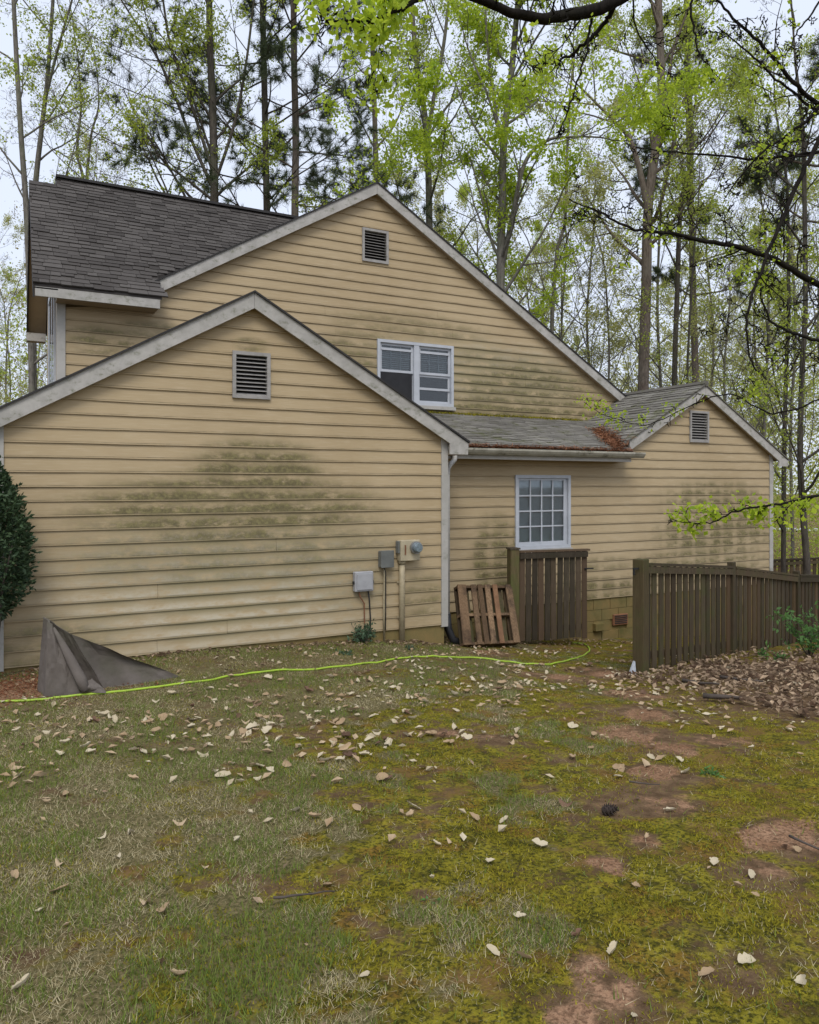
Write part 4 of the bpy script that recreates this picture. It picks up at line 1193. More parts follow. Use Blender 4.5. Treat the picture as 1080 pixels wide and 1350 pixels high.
deciduous('tall_oak', 'tall thick pinkish-grey trunk forking high behind the rear gable', [(847, 640), (848, 515), (852, 380), (855, 270), (868, 170), (872, 110), (868, 0)], 26, .24, .12, 31, extra=[([(854, 275), (842, 220), (828, 180), (800, 150)], 26, .12, .05), ([(855, 300), (890, 265), (910, 250)], 26, .05, .025)], nl=18, Lm=5.0, first=.45, frac=.5, per=4, size=.13, spread=.2, bark_='bark_pine')
deciduous('dark_tree', 'straight dark trunk behind the small rear gable ridge', [(888, 640), (889, 510), (893, 380), (898, 270), (912, 200), (905, 60)], 27, .115, .07, 32, nl=18, Lm=5.0, first=.4, frac=.75, per=6, size=.12, bark_='bark_dark')
pine('pine_tree', 'grey pine trunk with needle sprays rising past the small rear gable peak', [(918, 640), (917, 500), (914, 400), (912, 300), (908, 150), (905, 0)], 29, .16, .10, 33, nl=18, Lm=3.6, first=.42)
deciduous('dark_sapling', 'very thin dark stem tight beside the grey pine', [(905, 640), (906, 505), (909, 430), (915, 330)], 24, .06, .03, 34, nl=10, Lm=3.0, frac=.45, per=3, size=.1, bark_='bark_dark')
deciduous('slim_tree', 'slim straight tree just beyond the rear house corner', [(1033, 745), (1034, 600), (1037, 480), (1040, 400), (1038, 250)], 19, .075, .04, 35, nl=16, Lm=3.6, first=.15, frac=.55, per=4, size=.09, leaf='leaf_green', bark_='bark_dark')
deciduous('curving_tree', 'curving dark trunk in front of the far fence', [(1064, 745), (1060, 690), (1055, 600), (1058, 480), (1062, 400), (1060, 200)], 18, .10, .05, 36, nl=16, Lm=3.8, first=.15, frac=.55, per=4, size=.09, leaf='leaf_green', bark_='bark_dark')
pine('pine_tree', 'tall pine with dense dark needles at the edge of the yard beyond the fence', [(1100, 700), (1098, 400), (1092, 250), (1090, 100), (1088, 0)], 19, .14, .10, 37, nl=22, Lm=3.4, first=.5, per=60)

# two dozen more trees standing further back in the wood: one set of look-alikes per kind
def copy_tree(o, loc, rz, s):
    c = o.copy(); COL.objects.link(c); c.location = loc; c.rotation_euler = (0, 0, rz); c.scale = (s, s, s)
    for ch in o.children:
        d = ch.copy(); COL.objects.link(d); d.parent = c
    return c
KIND = [('wood_tree', 'slender pale-green tree standing back in the wood', 'leaf_pale', 'bark_grey', .75, 5, .15),
        ('wood_tree', 'slender fresh-green tree standing back in the wood', 'leaf_green', 'bark_dark', .7, 5, .14),
        ('wood_tree', 'slender bare-looking tree with rusty buds back in the wood', 'leaf_rust', 'bark_grey', .5, 3, .11)]
KIND.append(('wood_tree', 'fine-twigged tree barely in leaf back in the wood', 'leaf_pale', 'bark_grey', .30, 4, .12))
protos = []
for k, (nm, lb, lf, bk, fr2, per, sz) in enumerate(KIND):
    x = (560, 1000, 120, 780)[k]; t = (42, 40, 40, 33)[k]
    protos.append(deciduous(nm, lb, [(x, 700), (x + 4, 560), (x - 6, 430), (x + 3, 300)], t, .095, .045, 60 + k, nl=20, Lm=5.0, first=.18, frac=fr2, per=per, size=sz, leaf=lf, bark_=bk, group=('pale-green trees back in the wood', 'fresh-green trees back in the wood', 'rusty-budded trees back in the wood', 'fine-twigged trees back in the wood')[k], grow_top=4, lev=3))
rg = np.random.default_rng(77)
cnt = 0
xs = np.linspace(-160, 1260, 54) + rg.uniform(-14, 14, 54)
for i, x in enumerate(xs):
    t = rg.uniform(34, 62)
    if x > 930: t = rg.uniform(26, 50)
    k = int(rg.choice(3, p=[.42, .36, .22])) if x > 520 else int(rg.choice(3, p=[.2, .3, .5]))
    p = at_depth(x, 640, t)
    if p[1] < 13 and p[0] < 10.5: continue
    if rg.random() < (.55 if x < 540 else .60): continue
    copy_tree(protos[k], (p[0], p[1], float(ground_z(p[0], p[1])) - .05), rg.uniform(0, 6.28), rg.uniform(.5, .8) if x < 540 else rg.uniform(.6, 1.05))

for x, t, s_ in ((800, 30, .85), (745, 33, .9), (960, 27, .75), (1010, 30, .9), (1085, 27, .8), (935, 35, 1.0), (700, 36, .9), (610, 34, .9), (520, 36, .8), (430, 36, .75), (215, 34, .8), (150, 30, .75), (90, 34, .8), (-20, 28, .7), (10, 38, .8), (170, 40, .9), (1045, 32, .9), (870, 33, 1.0)):
    p = at_depth(x, 640, t)
    copy_tree(protos[3], (p[0], p[1], float(ground_z(p[0], p[1])) - .05), rg.uniform(0, 6.28), s_ * rg.uniform(.9, 1.1))

# understory: low leafy saplings seen past the house corners and above the roofs
def understory(name, mat, n, box_, seed, size, zr):
    g = np.random.default_rng(seed)
    x = g.uniform(box_[0], box_[1], n); t = g.uniform(box_[2], box_[3], n)
    cl = fbm(x / 34.0, t / 4.0 + seed, 4)
    zz = g.uniform(zr[0], zr[1], n) * (.35 + 1.1 * cl)
    keep = cl > .44
    x, t, zz = x[keep], t[keep], zz[keep]
    r = (x - 540) / FPX
    P_ = np.stack([CAMX + (r * CA + SA) * t, CAMY + (-r * SA + CA) * t, np.zeros_like(t)], -1)
    P_[:, 2] = ground_z(P_[:, 0], P_[:, 1]) + zz
    V, F, T = leaves_at(g, P_, 3, size, .22)
    o = mesh_np(name, V, F, mat, None, (P_[0][0], P_[0][1], float(ground_z(P_[0][0], P_[0][1]))), tone=T)
    return o
for i, (mt, n, bx_, sz, zr, lb) in enumerate((('leaf_pale', 26000, (880, 1300, 34, 62), .17, (0, 15), 'pale green far undergrowth seen past the house corner'),
                                    ('leaf_green', 9000, (1000, 1350, 24, 40), .11, (0, 5), 'fresh green undergrowth behind the far fence'),
                                    ('leaf_green', 9000, (-260, 90, 26, 40), .12, (0, 12), 'green undergrowth beyond the wing roof end'),
                                    ('leaf_rust', 6000, (-260, 120, 30, 48), .12, (0, 14), 'rusty budding undergrowth beyond the wing roof end'),
                                    ('leaf_pale', 10000, (580, 960, 38, 64), .18, (3, 17), 'pale green far woodland above the rear roof'))):
    o = understory('undergrowth', mt, n, bx_, 90 + i, sz, zr)
    tag(o, lb, 'undergrowth', None, 'stuff')

# ================================================================== the near tree: trunk out of view, limbs reaching over the lawn
def limbs_tree():
    w = Wood(5); g = w.g
    bx = at_depth(1500, 640, 8.0); gzv = float(ground_z(bx[0], bx[1]))
    tr = catmull([(bx[0], bx[1], gzv - .2), (bx[0], bx[1], 2), (bx[0] - .1, bx[1] - .1, 5), (bx[0] - .15, bx[1] - .1, 9)], 8)
    w.add(tr, .26, .14, 12)
    def trunk_at(z):
        return np.array([np.interp(z, tr[:, 2], tr[:, i]) for i in range(3)])
    LIMBS = [  # (points x, y, distance), base radius, tip radius, twig count
        ([(1250, -60, 7.4), (1000, -90, 6.6), (870, -40, 6.2), (815, 0, 6.0), (770, 16, 5.9), (720, 23, 5.8), (680, 18, 5.7), (632, 0, 5.6), (570, -8, 5.5), (530, 12, 5.4), (490, 27, 5.3), (430, 28, 5.2)], .072, .010, 16, 7.0),
        ([(812, 4, 6.0), (795, 35, 6.1), (770, 58, 6.1), (745, 75, 6.2), (722, 86, 6.2)], .022, .006, 7, None),
        ([(780, 25, 6.0), (775, 60, 6.0), (762, 105, 6.0), (748, 150, 6.0), (738, 172, 6.0)], .012, .004, 6, None),
        ([(1220, 60, 7.7), (1120, 120, 7.3), (1080, 185, 7.0), (1055, 235, 6.9), (1035, 280, 6.8), (1010, 340, 6.7), (990, 395, 6.6), (984, 440, 6.6), (992, 480, 6.6), (1010, 500, 6.6)], .031, .005, 14, 6.4),
        ([(1260, 440, 7.8), (1150, 400, 7.5), (1080, 375, 7.3), (1030, 348, 7.2), (990, 330, 7.2), (930, 318, 7.1), (880, 308, 7.1), (830, 300, 7.0), (790, 280, 7.0), (750, 262, 7.0)], .042, .005, 20, 4.2),
        ([(1260, 160, 7.8), (1140, 185, 7.7), (1075, 201, 7.6), (1000, 209, 7.6), (920, 203, 7.5), (840, 195, 7.5)], .028, .005, 12, 5.9),
        ([(1240, 210, 7.6), (1150, 170, 7.4), (1080, 138, 7.2), (1040, 100, 7.1), (1000, 55, 7.0), (960, 18, 7.0), (930, -20, 6.9)], .032, .008, 12, 5.6),
        ([(1075, 145, 7.2), (1030, 110, 7.2), (985, 68, 7.2), (945, 35, 7.1)], .014, .005, 7, None),
        ([(1090, 130, 7.2), (1062, 160, 7.1), (1035, 180, 7.1), (1005, 200, 7.0), (975, 235, 7.0), (955, 262, 7.0)], .018, .005, 8, None),
        ([(1270, 430, 7.7), (1160, 470, 7.5), (1080, 450, 7.4), (1040, 437, 7.4), (1015, 420, 7.4), (1002, 380, 7.4), (1000, 350, 7.4)], .026, .006, 9, 3.6),
        ([(930, -40, 6.5), (912, 0, 6.5), (915, 40, 6.5), (925, 75, 6.5), (950, 105, 6.5)], .013, .004, 7, None),
        ([(1100, -30, 6.8), (1075, 10, 6.8), (1050, 45, 6.8), (1035, 75, 6.8)], .012, .004, 6, None),
        ([(1260, 640, 7.9), (1160, 640, 7.8), (1080, 652, 7.7), (1040, 662, 7.7), (1005, 668, 7.7), (970, 674, 7.7), (945, 686, 7.7), (915, 690, 7.7), (885, 684, 7.7)], .020, .004, 12, 2.2),
        ([(1100, 520, 8.4), (1020, 545, 8.6), (960, 520, 8.8), (900, 540, 9.2), (850, 560, 9.4), (800, 548, 9.5), (770, 530, 9.5)], .010, .003, 12, None),
    ]
    low = []
    for k, (pts, r0, r1, nt, zt) in enumerate(LIMBS):
        P_ = [at_depth(x, y, t) for x, y, t in pts]
        if zt is not None: P_ = [trunk_at(zt)] + P_
        path = catmull(P_, 6)
        path[1:-1] += g.normal(0, .006, (len(path) - 2, 3))
        n = len(path)
        w.add(path, r0, r1, 7)
        a0 = len(w.anchor)
        c = path[n // 5:]
        w.sub(c, min(r0 * .7, .02), nt, (.17 if k not in (12, 13) else .10), 2 if k not in (12, 13) else 1, spread=(35, 75), wig=.16, trop=-.05 if k in (12, 13) else .12, start=.12)
        w.anchor.append(path[-6:])
        low.append((k, np.concatenate(w.anchor[a0:])))
    lf = []
    for k, A in low:
        if k == 0:
            d = (A - CAM); f = d @ np.array([SA, CA, 0]); px_ = 540 + FPX * (d @ np.array([CA, -SA, 0])) / f
            A1 = A[(px_ < 560)]
            A1 = clumped(g, A1, .8, 1.5); V, F, T = leaves_at(g, A1, 3, .060, .09); lf.append((V, F, T))
            A = clumped(g, A[px_ >= 560], .05, 1.5)
            V, F, T = leaves_at(g, A, 2, .05, .06); lf.append((V, F, T))
        elif k == 12:
            A = A[(A - CAM) @ np.array([SA, CA, 0]) > 0]
            V, F, T = leaves_at(g, clumped(g, A, .8, 2), 3, .062, .05, .8); lf.append((V, F, T))
        elif k == 13:
            V, F, T = leaves_at(g, clumped(g, A, .6, 2), 2, .045, .06, .8); lf.append((V, F, T))
        else:
            V, F, T = leaves_at(g, clumped(g, A, .14, 1.5), 1, .042, .05); lf.append((V, F, T))
    o = 0; VV = []; FF_ = []; TT = []
    for V, F, T in lf:
        VV.append(V); FF_.append(F + o); TT.append(T); o += len(V)
    finish_tree('overhanging_tree', w, (bx[0], bx[1], gzv), 'bark_limb', [(np.concatenate(VV), np.concatenate(FF_), np.concatenate(TT), 'leaf_bright')], 'near tree with thin dark limbs and fresh green leaves hanging over the yard', 'tree')
limbs_tree()

# ================================================================== shrubs and low plants
def oval_leaves(g, C, N, size, mat=None):
    """six-sided folded leaves: centre, direction"""
    n = len(C)
    u = N / np.linalg.norm(N, axis=1)[:, None]
    w = np.cross(u, g.normal(0, 1, (n, 3))); w /= np.linalg.norm(w, axis=1)[:, None]
    v = np.cross(w, u)
    L = size * g.uniform(.65, 1.2, n)[:, None]
    V = np.stack([C, C + u * L * .4 + w * L * .24 + v * L * .07, C + u * L, C + u * L * .4 - w * L * .24 + v * L * .07, C + u * L * .5], 1).reshape(-1, 3)
    i = np.arange(n) * 5
    F = np.concatenate([np.stack([i, i + 1, i + 4], -1), np.stack([i + 1, i + 2, i + 4], -1), np.stack([i + 2, i + 3, i + 4], -1), np.stack([i + 3, i, i + 4], -1)])
    return V, F, np.repeat(g.random(n), 5)
sqrt_ = math.sqrt
def evergreen():
    g = np.random.default_rng(40)
    c0 = at_depth(-16, 716, 8.1); gb = float(ground_z(c0[0], c0[1]))
    root = empty('evergreen_shrub', (c0[0], c0[1], gb), 'dense dark glossy evergreen shrub clipped narrow at the garage corner', 'shrub')
    w = Wood(41)
    for i in range(5):
        w.limb(np.array([c0[0] + g.uniform(-.06, .06), c0[1] + g.uniform(-.06, .06), gb - .05]), (g.uniform(-.2, .2), g.uniform(-.2, .2), 1), 1.6, .03, .008, .06, .1, 5, 7)
    V, F = w.wood_mesh(); mesh_np('stem', V, F, 'bark_dark', root, smooth_=True)
    n = 9000
    th = g.uniform(0, 2 * pi, n); z = g.uniform(-1, 1, n); rr = np.sqrt(1 - z * z)
    depth = 1 - .35 * g.random(n) ** 2
    lump = 1 + .45 * (fbm(th * 2.2 + 5, z * 3.5 + 9, 3) - .5) * 2
    rx = .37 * (1.05 - .18 * z)
    C = np.stack([c0[0] + rr * np.cos(th) * rx * depth * lump, c0[1] + rr * np.sin(th) * rx * depth * lump, (c0[2] + z * .86 * depth)], -1)
    N = np.stack([rr * np.cos(th), rr * np.sin(th), z * .6 + .3], -1) + g.normal(0, .6, (n, 3))
    SH = []
    for _ in range(26):
        a, zz = g.uniform(0, 2 * pi), g.uniform(-.5, .95); r0 = sqrt_(1 - zz * zz) * .36
        p0 = np.array([c0[0] + cos(a) * r0, c0[1] + sin(a) * r0, c0[2] + zz * .84])
        q = np.array([p0 + np.array([cos(a) * .5, sin(a) * .5, 1.0]) * .022 * i for i in range(g.integers(4, 8))]); SH.append(np.repeat(q, 3, 0))
    SH = np.concatenate(SH) + g.normal(0, .008, (sum(len(q) for q in SH), 3))
    C = np.concatenate([C, SH]); N = np.concatenate([N, g.normal(0, 1, (len(SH), 3)) + np.array([0, 0, .5])])
    V, F, T = oval_leaves(g, C, N, .065)
    mesh_np('crown', V, F, 'holly', root, tone=T)
evergreen()
def leafy_plant(name, label, base, h, r, n, leaf, mat, seed, stems=7, cat='plant'):
    g = np.random.default_rng(seed); w = Wood(seed + 1)
    root = empty(name, base, label, cat)
    A = []
    for i in range(stems):
        a = g.uniform(0, 2 * pi)
        q = w.limb(np.array(base) - np.array([0, 0, .03]), (cos(a) * r / h, sin(a) * r / h, 1), h * g.uniform(.6, 1.1), .007, .002, .12, .05, 4, 7)
        A.append(q[2:])
        for _ in range(3):
            j = g.integers(2, 6)
            q2 = w.limb(q[j], w.side(q[j + 1] - q[j], .9), h * .4, .004, .0015, .15, .1, 3, 4); A.append(q2[1:])
    V, F = w.wood_mesh(); mesh_np('stem', V, F, 'bark_dark', root)
    A = np.concatenate(A); idx = g.integers(0, len(A), n)
    C = A[idx] + g.normal(0, .02, (n, 3)); N = g.normal(0, 1, (n, 3)); N[:, 2] += .2
    V, F, T = oval_leaves(g, C, N, leaf)
    mesh_np('leaves', V, F, mat, root, tone=T)
    return root
def gpos(x, y):
    p = at_ground(x, y); return (p[0], p[1], float(surf_z(p[0], p[1])))
p = gpos(490, 852)
leafy_plant('low_shrub', 'small blue-green shrub under the telecom and junction boxes', (p[0], -.18, float(surf_z(p[0], -.18))), .34, .22, 420, .05, 'ivy', 50, 10, 'shrub')
leafy_plant('trailing_plant', 'sparse trailing plant on the ground in front of the blue-green shrub', gpos(455, 862), .12, .30, 160, .045, 'ivy', 52, 9)
leafy_plant('trailing_plant', 'short sprawling plant at the foot of the meter conduit', gpos(540, 856), .10, .2, 90, .04, 'ivy', 53, 7)
leafy_plant('leafy_bush', 'loose light green bush at the far end of the picket fence', gpos(1068, 866), .85, .42, 420, .085, 'weed', 54, 12, 'bush')
leafy_plant('fence_sprout', 'small leafy sprout growing against the picket fence', gpos(1005, 868), .22, .12, 60, .06, 'weed', 55, 5)
leafy_plant('fence_sprout', 'tiny sprout at the foot of the fence near its bushy end', gpos(1028, 872), .2, .14, 50, .06, 'weed', 56, 5)
leafy_plant('weed_tuft', 'small pale green weed growing alone in the bare dirt patch', gpos(938, 1022), .07, .09, 60, .05, 'weed', 57, 8, 'weed')
leafy_plant('weed_tuft', 'tiny dark green weed in the moss far from the dirt', gpos(572, 1192), .04, .05, 26, .03, 'weed', 58, 5, 'weed')

#PART5
# ================================================================== things lying on the lawn
def curl_leaf_mesh(name, mat, curl, asp, seed, fold=.3):
    """one crumpled dry leaf, 1 long: uneven outline, folded and curled"""
    g = np.random.default_rng(seed)
    n = 7; V = []
    bend = g.uniform(-.25, .25); roll = g.uniform(-.6, .6)
    for i in range(n + 1):
        u = i / n
        prof_ = sin(pi * min(1, u * .96 + .04)) ** .55
        yc_ = bend * sin(pi * u) + g.uniform(-.02, .02)
        zc_ = curl * abs(u - .45) ** 1.6 * 1.6
        for s in (-1, -.5, 0, .5, 1):
            half = asp * .5 * prof_ * (1 + g.uniform(-.28, .16) * abs(s))
            V.append((u - .5 + g.uniform(-.02, .02) * abs(s), yc_ + s * half, zc_ + (abs(s) ** 1.5) * fold * half + s * roll * half * (u - .3) + g.uniform(-.025, .025)))
    F = []
    for i in range(n):
        for s in range(4):
            a = i * 5 + s; F.append((a, a + 1, a + 6, a + 5))
    me = bpy.data.meshes.new(name); me.from_pydata(V, [], F)
    a = me.attributes.new('tone', 'FLOAT', 'POINT'); a.data.foreach_set('value', np.full(len(V), g.random(), np.float32))
    me.polygons.foreach_set('use_smooth', np.ones(len(me.polygons), bool))
    me.materials.append(MAT[mat]); return me
LM = {'dry_pale': [], 'dry_tan': [], 'dry_brown': []}
for k, mname in enumerate(LM):
    for q in range(5):
        LM[mname].append(curl_leaf_mesh('fallen_leaf', mname, (.1, .3, .4, .2, .5)[q], (.5, .62, .42, .75, .55)[q], 200 + 10 * k + q, (.3, .7, 1.2, .5, -.6)[q]))
LLAB = {'dry_pale': 'pale cream dry leaf lying on the lawn', 'dry_tan': 'tan curled dry leaf lying on the lawn', 'dry_brown': 'dark brown withered leaf lying on the lawn'}
LGRP = {'dry_pale': 'pale cream fallen leaves', 'dry_tan': 'tan fallen leaves', 'dry_brown': 'dark brown fallen leaves'}
lr = np.random.default_rng(55)
SPOTS = [(215, 1208, 1.5), (190, 1196, .9), (430, 1172, 1.3), (78, 1178, 1.2), (55, 1208, 1.1), (545, 1068, 1.1), (540, 1082, 1.0), (395, 1070, 1.0), (378, 1110, .9), (238, 1088, 1.1), (172, 1102, 1.1),
         (135, 1107, 1.0), (60, 1062, 1.0), (85, 1050, .9), (290, 1106, .9), (310, 1112, .9), (470, 1070, .9), (455, 990, 1.2), (462, 1000, 1.1), (448, 1008, 1.0), (340, 1030, .9), (360, 1022, 1.0), (575, 1115, 1.0),
         (592, 1113, .9), (648, 1140, 1.0), (570, 1165, .9), (755, 1000, 1.0), (850, 1010, .9), (895, 1005, 1.0), (905, 1021, 1.0), (852, 1108, .9), (1035, 1120, 1.2), (1050, 1125, 1.1), (990, 1157, 1.1), (940, 1142, .9),
         (1045, 1165, .9), (996, 1188, .8), (762, 1242, 1.1), (810, 1265, 1.3), (932, 1292, .9), (985, 1277, 1.4), (1060, 1302, .9), (840, 1175, .8), (235, 1290, .9), (480, 1290, 1.0), (690, 1270, .9), (30, 1305, 1.0),
         (625, 1082, .9), (665, 1085, .9), (1055, 995, .8), (990, 985, .7), (650, 1262, .9), (685, 1215, .9), (835, 1340, 1.0), (20, 1155, .9), (155, 1135, .8), (80, 1140, .9), (415, 1080, .9), (505, 1032, .9), (270, 1150, .7)]
nleaf = 0
def add_leaf(x, y, s, mname=None):
    global nleaf
    p = at_ground(x, y)
    if mname is None: mname = lr.choice(['dry_pale', 'dry_tan', 'dry_brown'], p=[.50, .38, .12])
    me = LM[mname][int(lr.integers(0, 5))]
    o = bpy.data.objects.new('fallen_leaf', me); link(o)
    L = s * lr.uniform(.6, 1.0)
    o.location = (p[0], p[1], float(surf_z(p[0], p[1])) + .012 + .03 * L)
    o.rotation_euler = (lr.normal(0, .28), lr.normal(0, .22), lr.uniform(0, 6.28)); o.scale = (L, L, L)
    tag(o, LLAB[mname], 'leaf', LGRP[mname]); nleaf += 1
for x, y, s in SPOTS: add_leaf(x, y, .072 * s * (1 + .35 * (y < 1100)))
CL = [(690, 880, 25, 6, 14), (735, 878, 35, 6, 14), (790, 905, 45, 7, 26), (600, 900, 60, 14, 26), (480, 905, 70, 20, 22), (350, 945, 80, 22, 34), (430, 985, 70, 22, 26), (170, 965, 110, 20, 26), (60, 985, 60, 30, 14), (590, 950, 90, 30, 24), (800, 1000, 140, 60, 14), (150, 1080, 110, 60, 16), (300, 1010, 90, 30, 14), (930, 950, 60, 30, 10)]
for cx, cy, sx, sy, n in CL:
    for _ in range(n):
        x = lr.normal(cx, sx); y = max(878, lr.normal(cy, sy))
        if nleaf < 298: add_leaf(x, y, lr.uniform(.07, .125))

def leaf_stuff(name, pts, sizes, mat, seed, label, cat, thick=.0, tilt=.35, asp=.5):
    """many small curled leaves in one object"""
    g = np.random.default_rng(seed); n = len(pts)
    a = g.uniform(0, 2 * pi, n)
    u = np.stack([np.cos(a), np.sin(a), g.normal(0, tilt, n)], -1); u /= np.linalg.norm(u, axis=1)[:, None]
    nn = np.stack([g.normal(0, tilt, n), g.normal(0, tilt, n), np.ones(n)], -1)
    w = np.cross(nn, u); w /= np.linalg.norm(w, axis=1)[:, None]; v = np.cross(u, w)
    L = sizes[:, None]; c = pts; cu = g.uniform(.05, .35, n)[:, None]
    V = np.stack([c - u * L * .5 + v * L * cu * .5, c - w * L * asp * .5 + v * L * cu, c + v * 0, c + w * L * asp * .5 + v * L * cu, c + u * L * .5 + v * L * cu * .5], 1).reshape(-1, 3)
    i = np.arange(n) * 5
    F = np.concatenate([np.stack([i, i + 1, i + 2], -1), np.stack([i, i + 2, i + 3], -1), np.stack([i + 1, i + 4, i + 2], -1), np.stack([i + 2, i + 4, i + 3], -1)])
    o = mesh_np(name, V, F, mat, None, pts[0], tone=np.repeat(g.beta(.8, .95, n), 5))
    return tag(o, label, cat, None, 'stuff')
# deep litter along the fence
g = np.random.default_rng(66)
N0 = 26000
X = g.uniform(.5, 10.5, N0); Y = g.uniform(-5.5, .3, N0)
m_ = masks(X, Y)[3]
line = -2.43 + (X - 1.59) * .2937
keep = (g.random(N0) < m_ * .8 - .02) & (Y < line - .03)
X, Y = X[keep], Y[keep]
Z = surf_z(X, Y) + g.uniform(.008, .06, len(X))
leaf_stuff('leaf_litter', np.stack([X, Y, Z], -1), g.uniform(.05, .12, len(X)), 'litter', 67, 'deep brown and tan leaf litter piled along the picket fence', 'leaf litter', tilt=.45)
# crumbs of dead leaf all over the lawn
N0 = 8000
X = g.uniform(-8.5, 4.5, N0); Y = g.uniform(-8.2, -.1, N0)
k1 = fbm(X * .9 + 12, Y * .9 + 4, 3)
keep = g.random(N0) < smooth(.42, .75, k1) * (.12 + .88 * smooth(-6.0, -2.0, Y))
X, Y = X[keep], Y[keep]
leaf_stuff('leaf_litter', np.stack([X, Y, surf_z(X, Y) + .015], -1), g.uniform(.018, .055, len(X)), 'litter', 68, 'thin scatter of small dead leaf pieces over the lawn', 'leaf litter')
# small pale leaf pieces thickest in the band before the house
for q, (mt, lb) in enumerate((('dry_pale', 'scatter of small pale leaf pieces on the lawn before the house'), ('dry_tan', 'scatter of small tan leaf pieces on the lawn before the house'))):
    N0 = 6500
    X = g.uniform(-8.0, 4.5, N0); Y = g.uniform(-7.8, -.2, N0)
    k1 = fbm(X * 1.3 + 50 + 9 * q, Y * 1.3 + 14, 4)
    keep = g.random(N0) < smooth(.40, .70, k1) * (.006 + .55 * smooth(-6.4, -3.4, Y) * smooth(-.1, -1.0, Y))
    X, Y = X[keep], Y[keep]
    leaf_stuff('leaf_litter', np.stack([X, Y, surf_z(X, Y) + .014], -1), g.uniform(.035, .095, len(X)), mt, 75 + q, lb, 'leaf litter', tilt=.3, asp=.55)
# along the foot of the walls and behind the gate
N0 = 900
X = g.uniform(-5.5, 4.2, N0); Y = np.where(X < .1, -np.abs(g.normal(0, .22, N0)) - .04, .86 - np.abs(g.normal(0, .6, N0)))
leaf_stuff('leaf_litter', np.stack([X, Y, surf_z(X, Y) + .015], -1), g.uniform(.03, .08, N0), 'litter', 69, 'dead leaves gathered along the foot of the house walls', 'leaf litter')
# mulch at the garage corner
N0 = 2600
c_ = at_ground(20, 908)
X = g.normal(c_[0], .55, N0); Y = g.normal(c_[1] + .2, .42, N0)
keep = Y < -.06
X, Y = X[keep], Y[keep]
leaf_stuff('bark_mulch', np.stack([X, Y, surf_z(X, Y) + .012], -1), g.uniform(.02, .05, len(X)), 'straw', 70, 'reddish brown mulch around the evergreen shrub', 'mulch', asp=.3)

# pine straw caught in the gutter and the roof valley
def straw(name, A, dirs, n, label, seed):
    g = np.random.default_rng(seed)
    c = A; d = dirs / np.linalg.norm(dirs, axis=1)[:, None]
    s = np.cross(d, np.array([0, 0, 1.0]) + g.normal(0, .3, (len(c), 3))); s /= np.linalg.norm(s, axis=1)[:, None]
    L = g.uniform(.06, .16, len(c))[:, None]
    V = np.stack([c - d * L * .5 - s * .006, c - d * L * .5 + s * .006, c + d * L * .5 + s * .004, c + d * L * .5 - s * .004], 1).reshape(-1, 3)
    o = mesh_np(name, V, np.arange(len(V)).reshape(-1, 4), 'straw', None, c[0], tone=np.repeat(g.random(len(c)), 4))
    return tag(o, label, 'pine straw', None, 'stuff')
n = 1500
x = g.uniform(.5, 4.3, n); y = SH_Y - .05 + np.abs(g.normal(0, .05, n))
d = np.stack([g.normal(0, 1, n) * 1.6, g.normal(0, .5, n), g.normal(0, .18, n)], -1)
straw('pine_straw', np.stack([x, y, np.where(y > SH_Y, zs(y), SH_Z - .02) + g.uniform(.006, .035, n)], -1), d, n, 'rusty pine straw lying along the gutter', 71)
n = 1500
s = np.clip(g.beta(1.3, 1.6, n), 0, 1); y = SH_Y + .02 + (2.2 - SH_Y) * s
off = g.normal(-.05, .11, n)
x = vx(y) + off
z = np.maximum(zs(y), zc(x)) + g.uniform(.02, .05, n)
straw('pine_straw', np.stack([x, y, z], -1), np.stack([g.normal(.4, 1, n), g.normal(.8, 1, n), g.normal(.25, .2, n)], -1), n, 'orange-brown pine straw filling the roof valley', 72)

n = 3000
x = g.uniform(-.6, 5.2, n); y = YB - .03 - np.abs(g.normal(0, .035, n)) * (.4 + 1.6 * fbm(x * 3, x * 0 + 2, 3))
P_ = np.stack([x, y, zs(y) + .012], -1)
V, F, T = leaves_at(g, P_, 1, .035, .008, -1.0)
tag(mesh_np('moss', V, F, 'moss', None, P_[0], tone=T), 'strip of green moss along the head of the lean-to roof', 'moss', None, 'stuff')
# sticks, a cone, a scrap of plastic
sk = random.Random(31)
def stick(x0, y0, x1, y1, r, label, group=None):
    a, b = at_ground(x0, y0), at_ground(x1, y1)
    P_ = []
    for i in range(7):
        p = a + (b - a) * i / 6; p = p + np.array([sk.uniform(-.02, .02), sk.uniform(-.02, .02), 0]) * np.linalg.norm(b - a)
        P_.append((p[0], p[1], float(surf_z(p[0], p[1])) + r + .03))
    tag(MB().tube(P_, np.linspace(r, r * .45, 7), 6).build('stick', 'twig', None, (a[0], a[1], float(surf_z(a[0], a[1]))), True), label, 'stick', group)
stick(900, 903, 948, 909, .022, 'short pale stick lying at the edge of the leaf litter')
stick(928, 926, 985, 929, .028, 'thickest dark stick lying in the leaf litter')
stick(950, 898, 1005, 903, .02, 'thin stick half buried in the leaf litter')
stick(1040, 1112, 1100, 1135, .007, 'thin dark twig over the reddish dirt patch')
stick(360, 1196, 440, 1185, .006, 'thin dark twig lying near the big pale leaf')
stick(830, 1037, 870, 1040, .006, 'short grey twig lying by the alone weed in the dirt'.replace('alone weed', 'lone weed'))
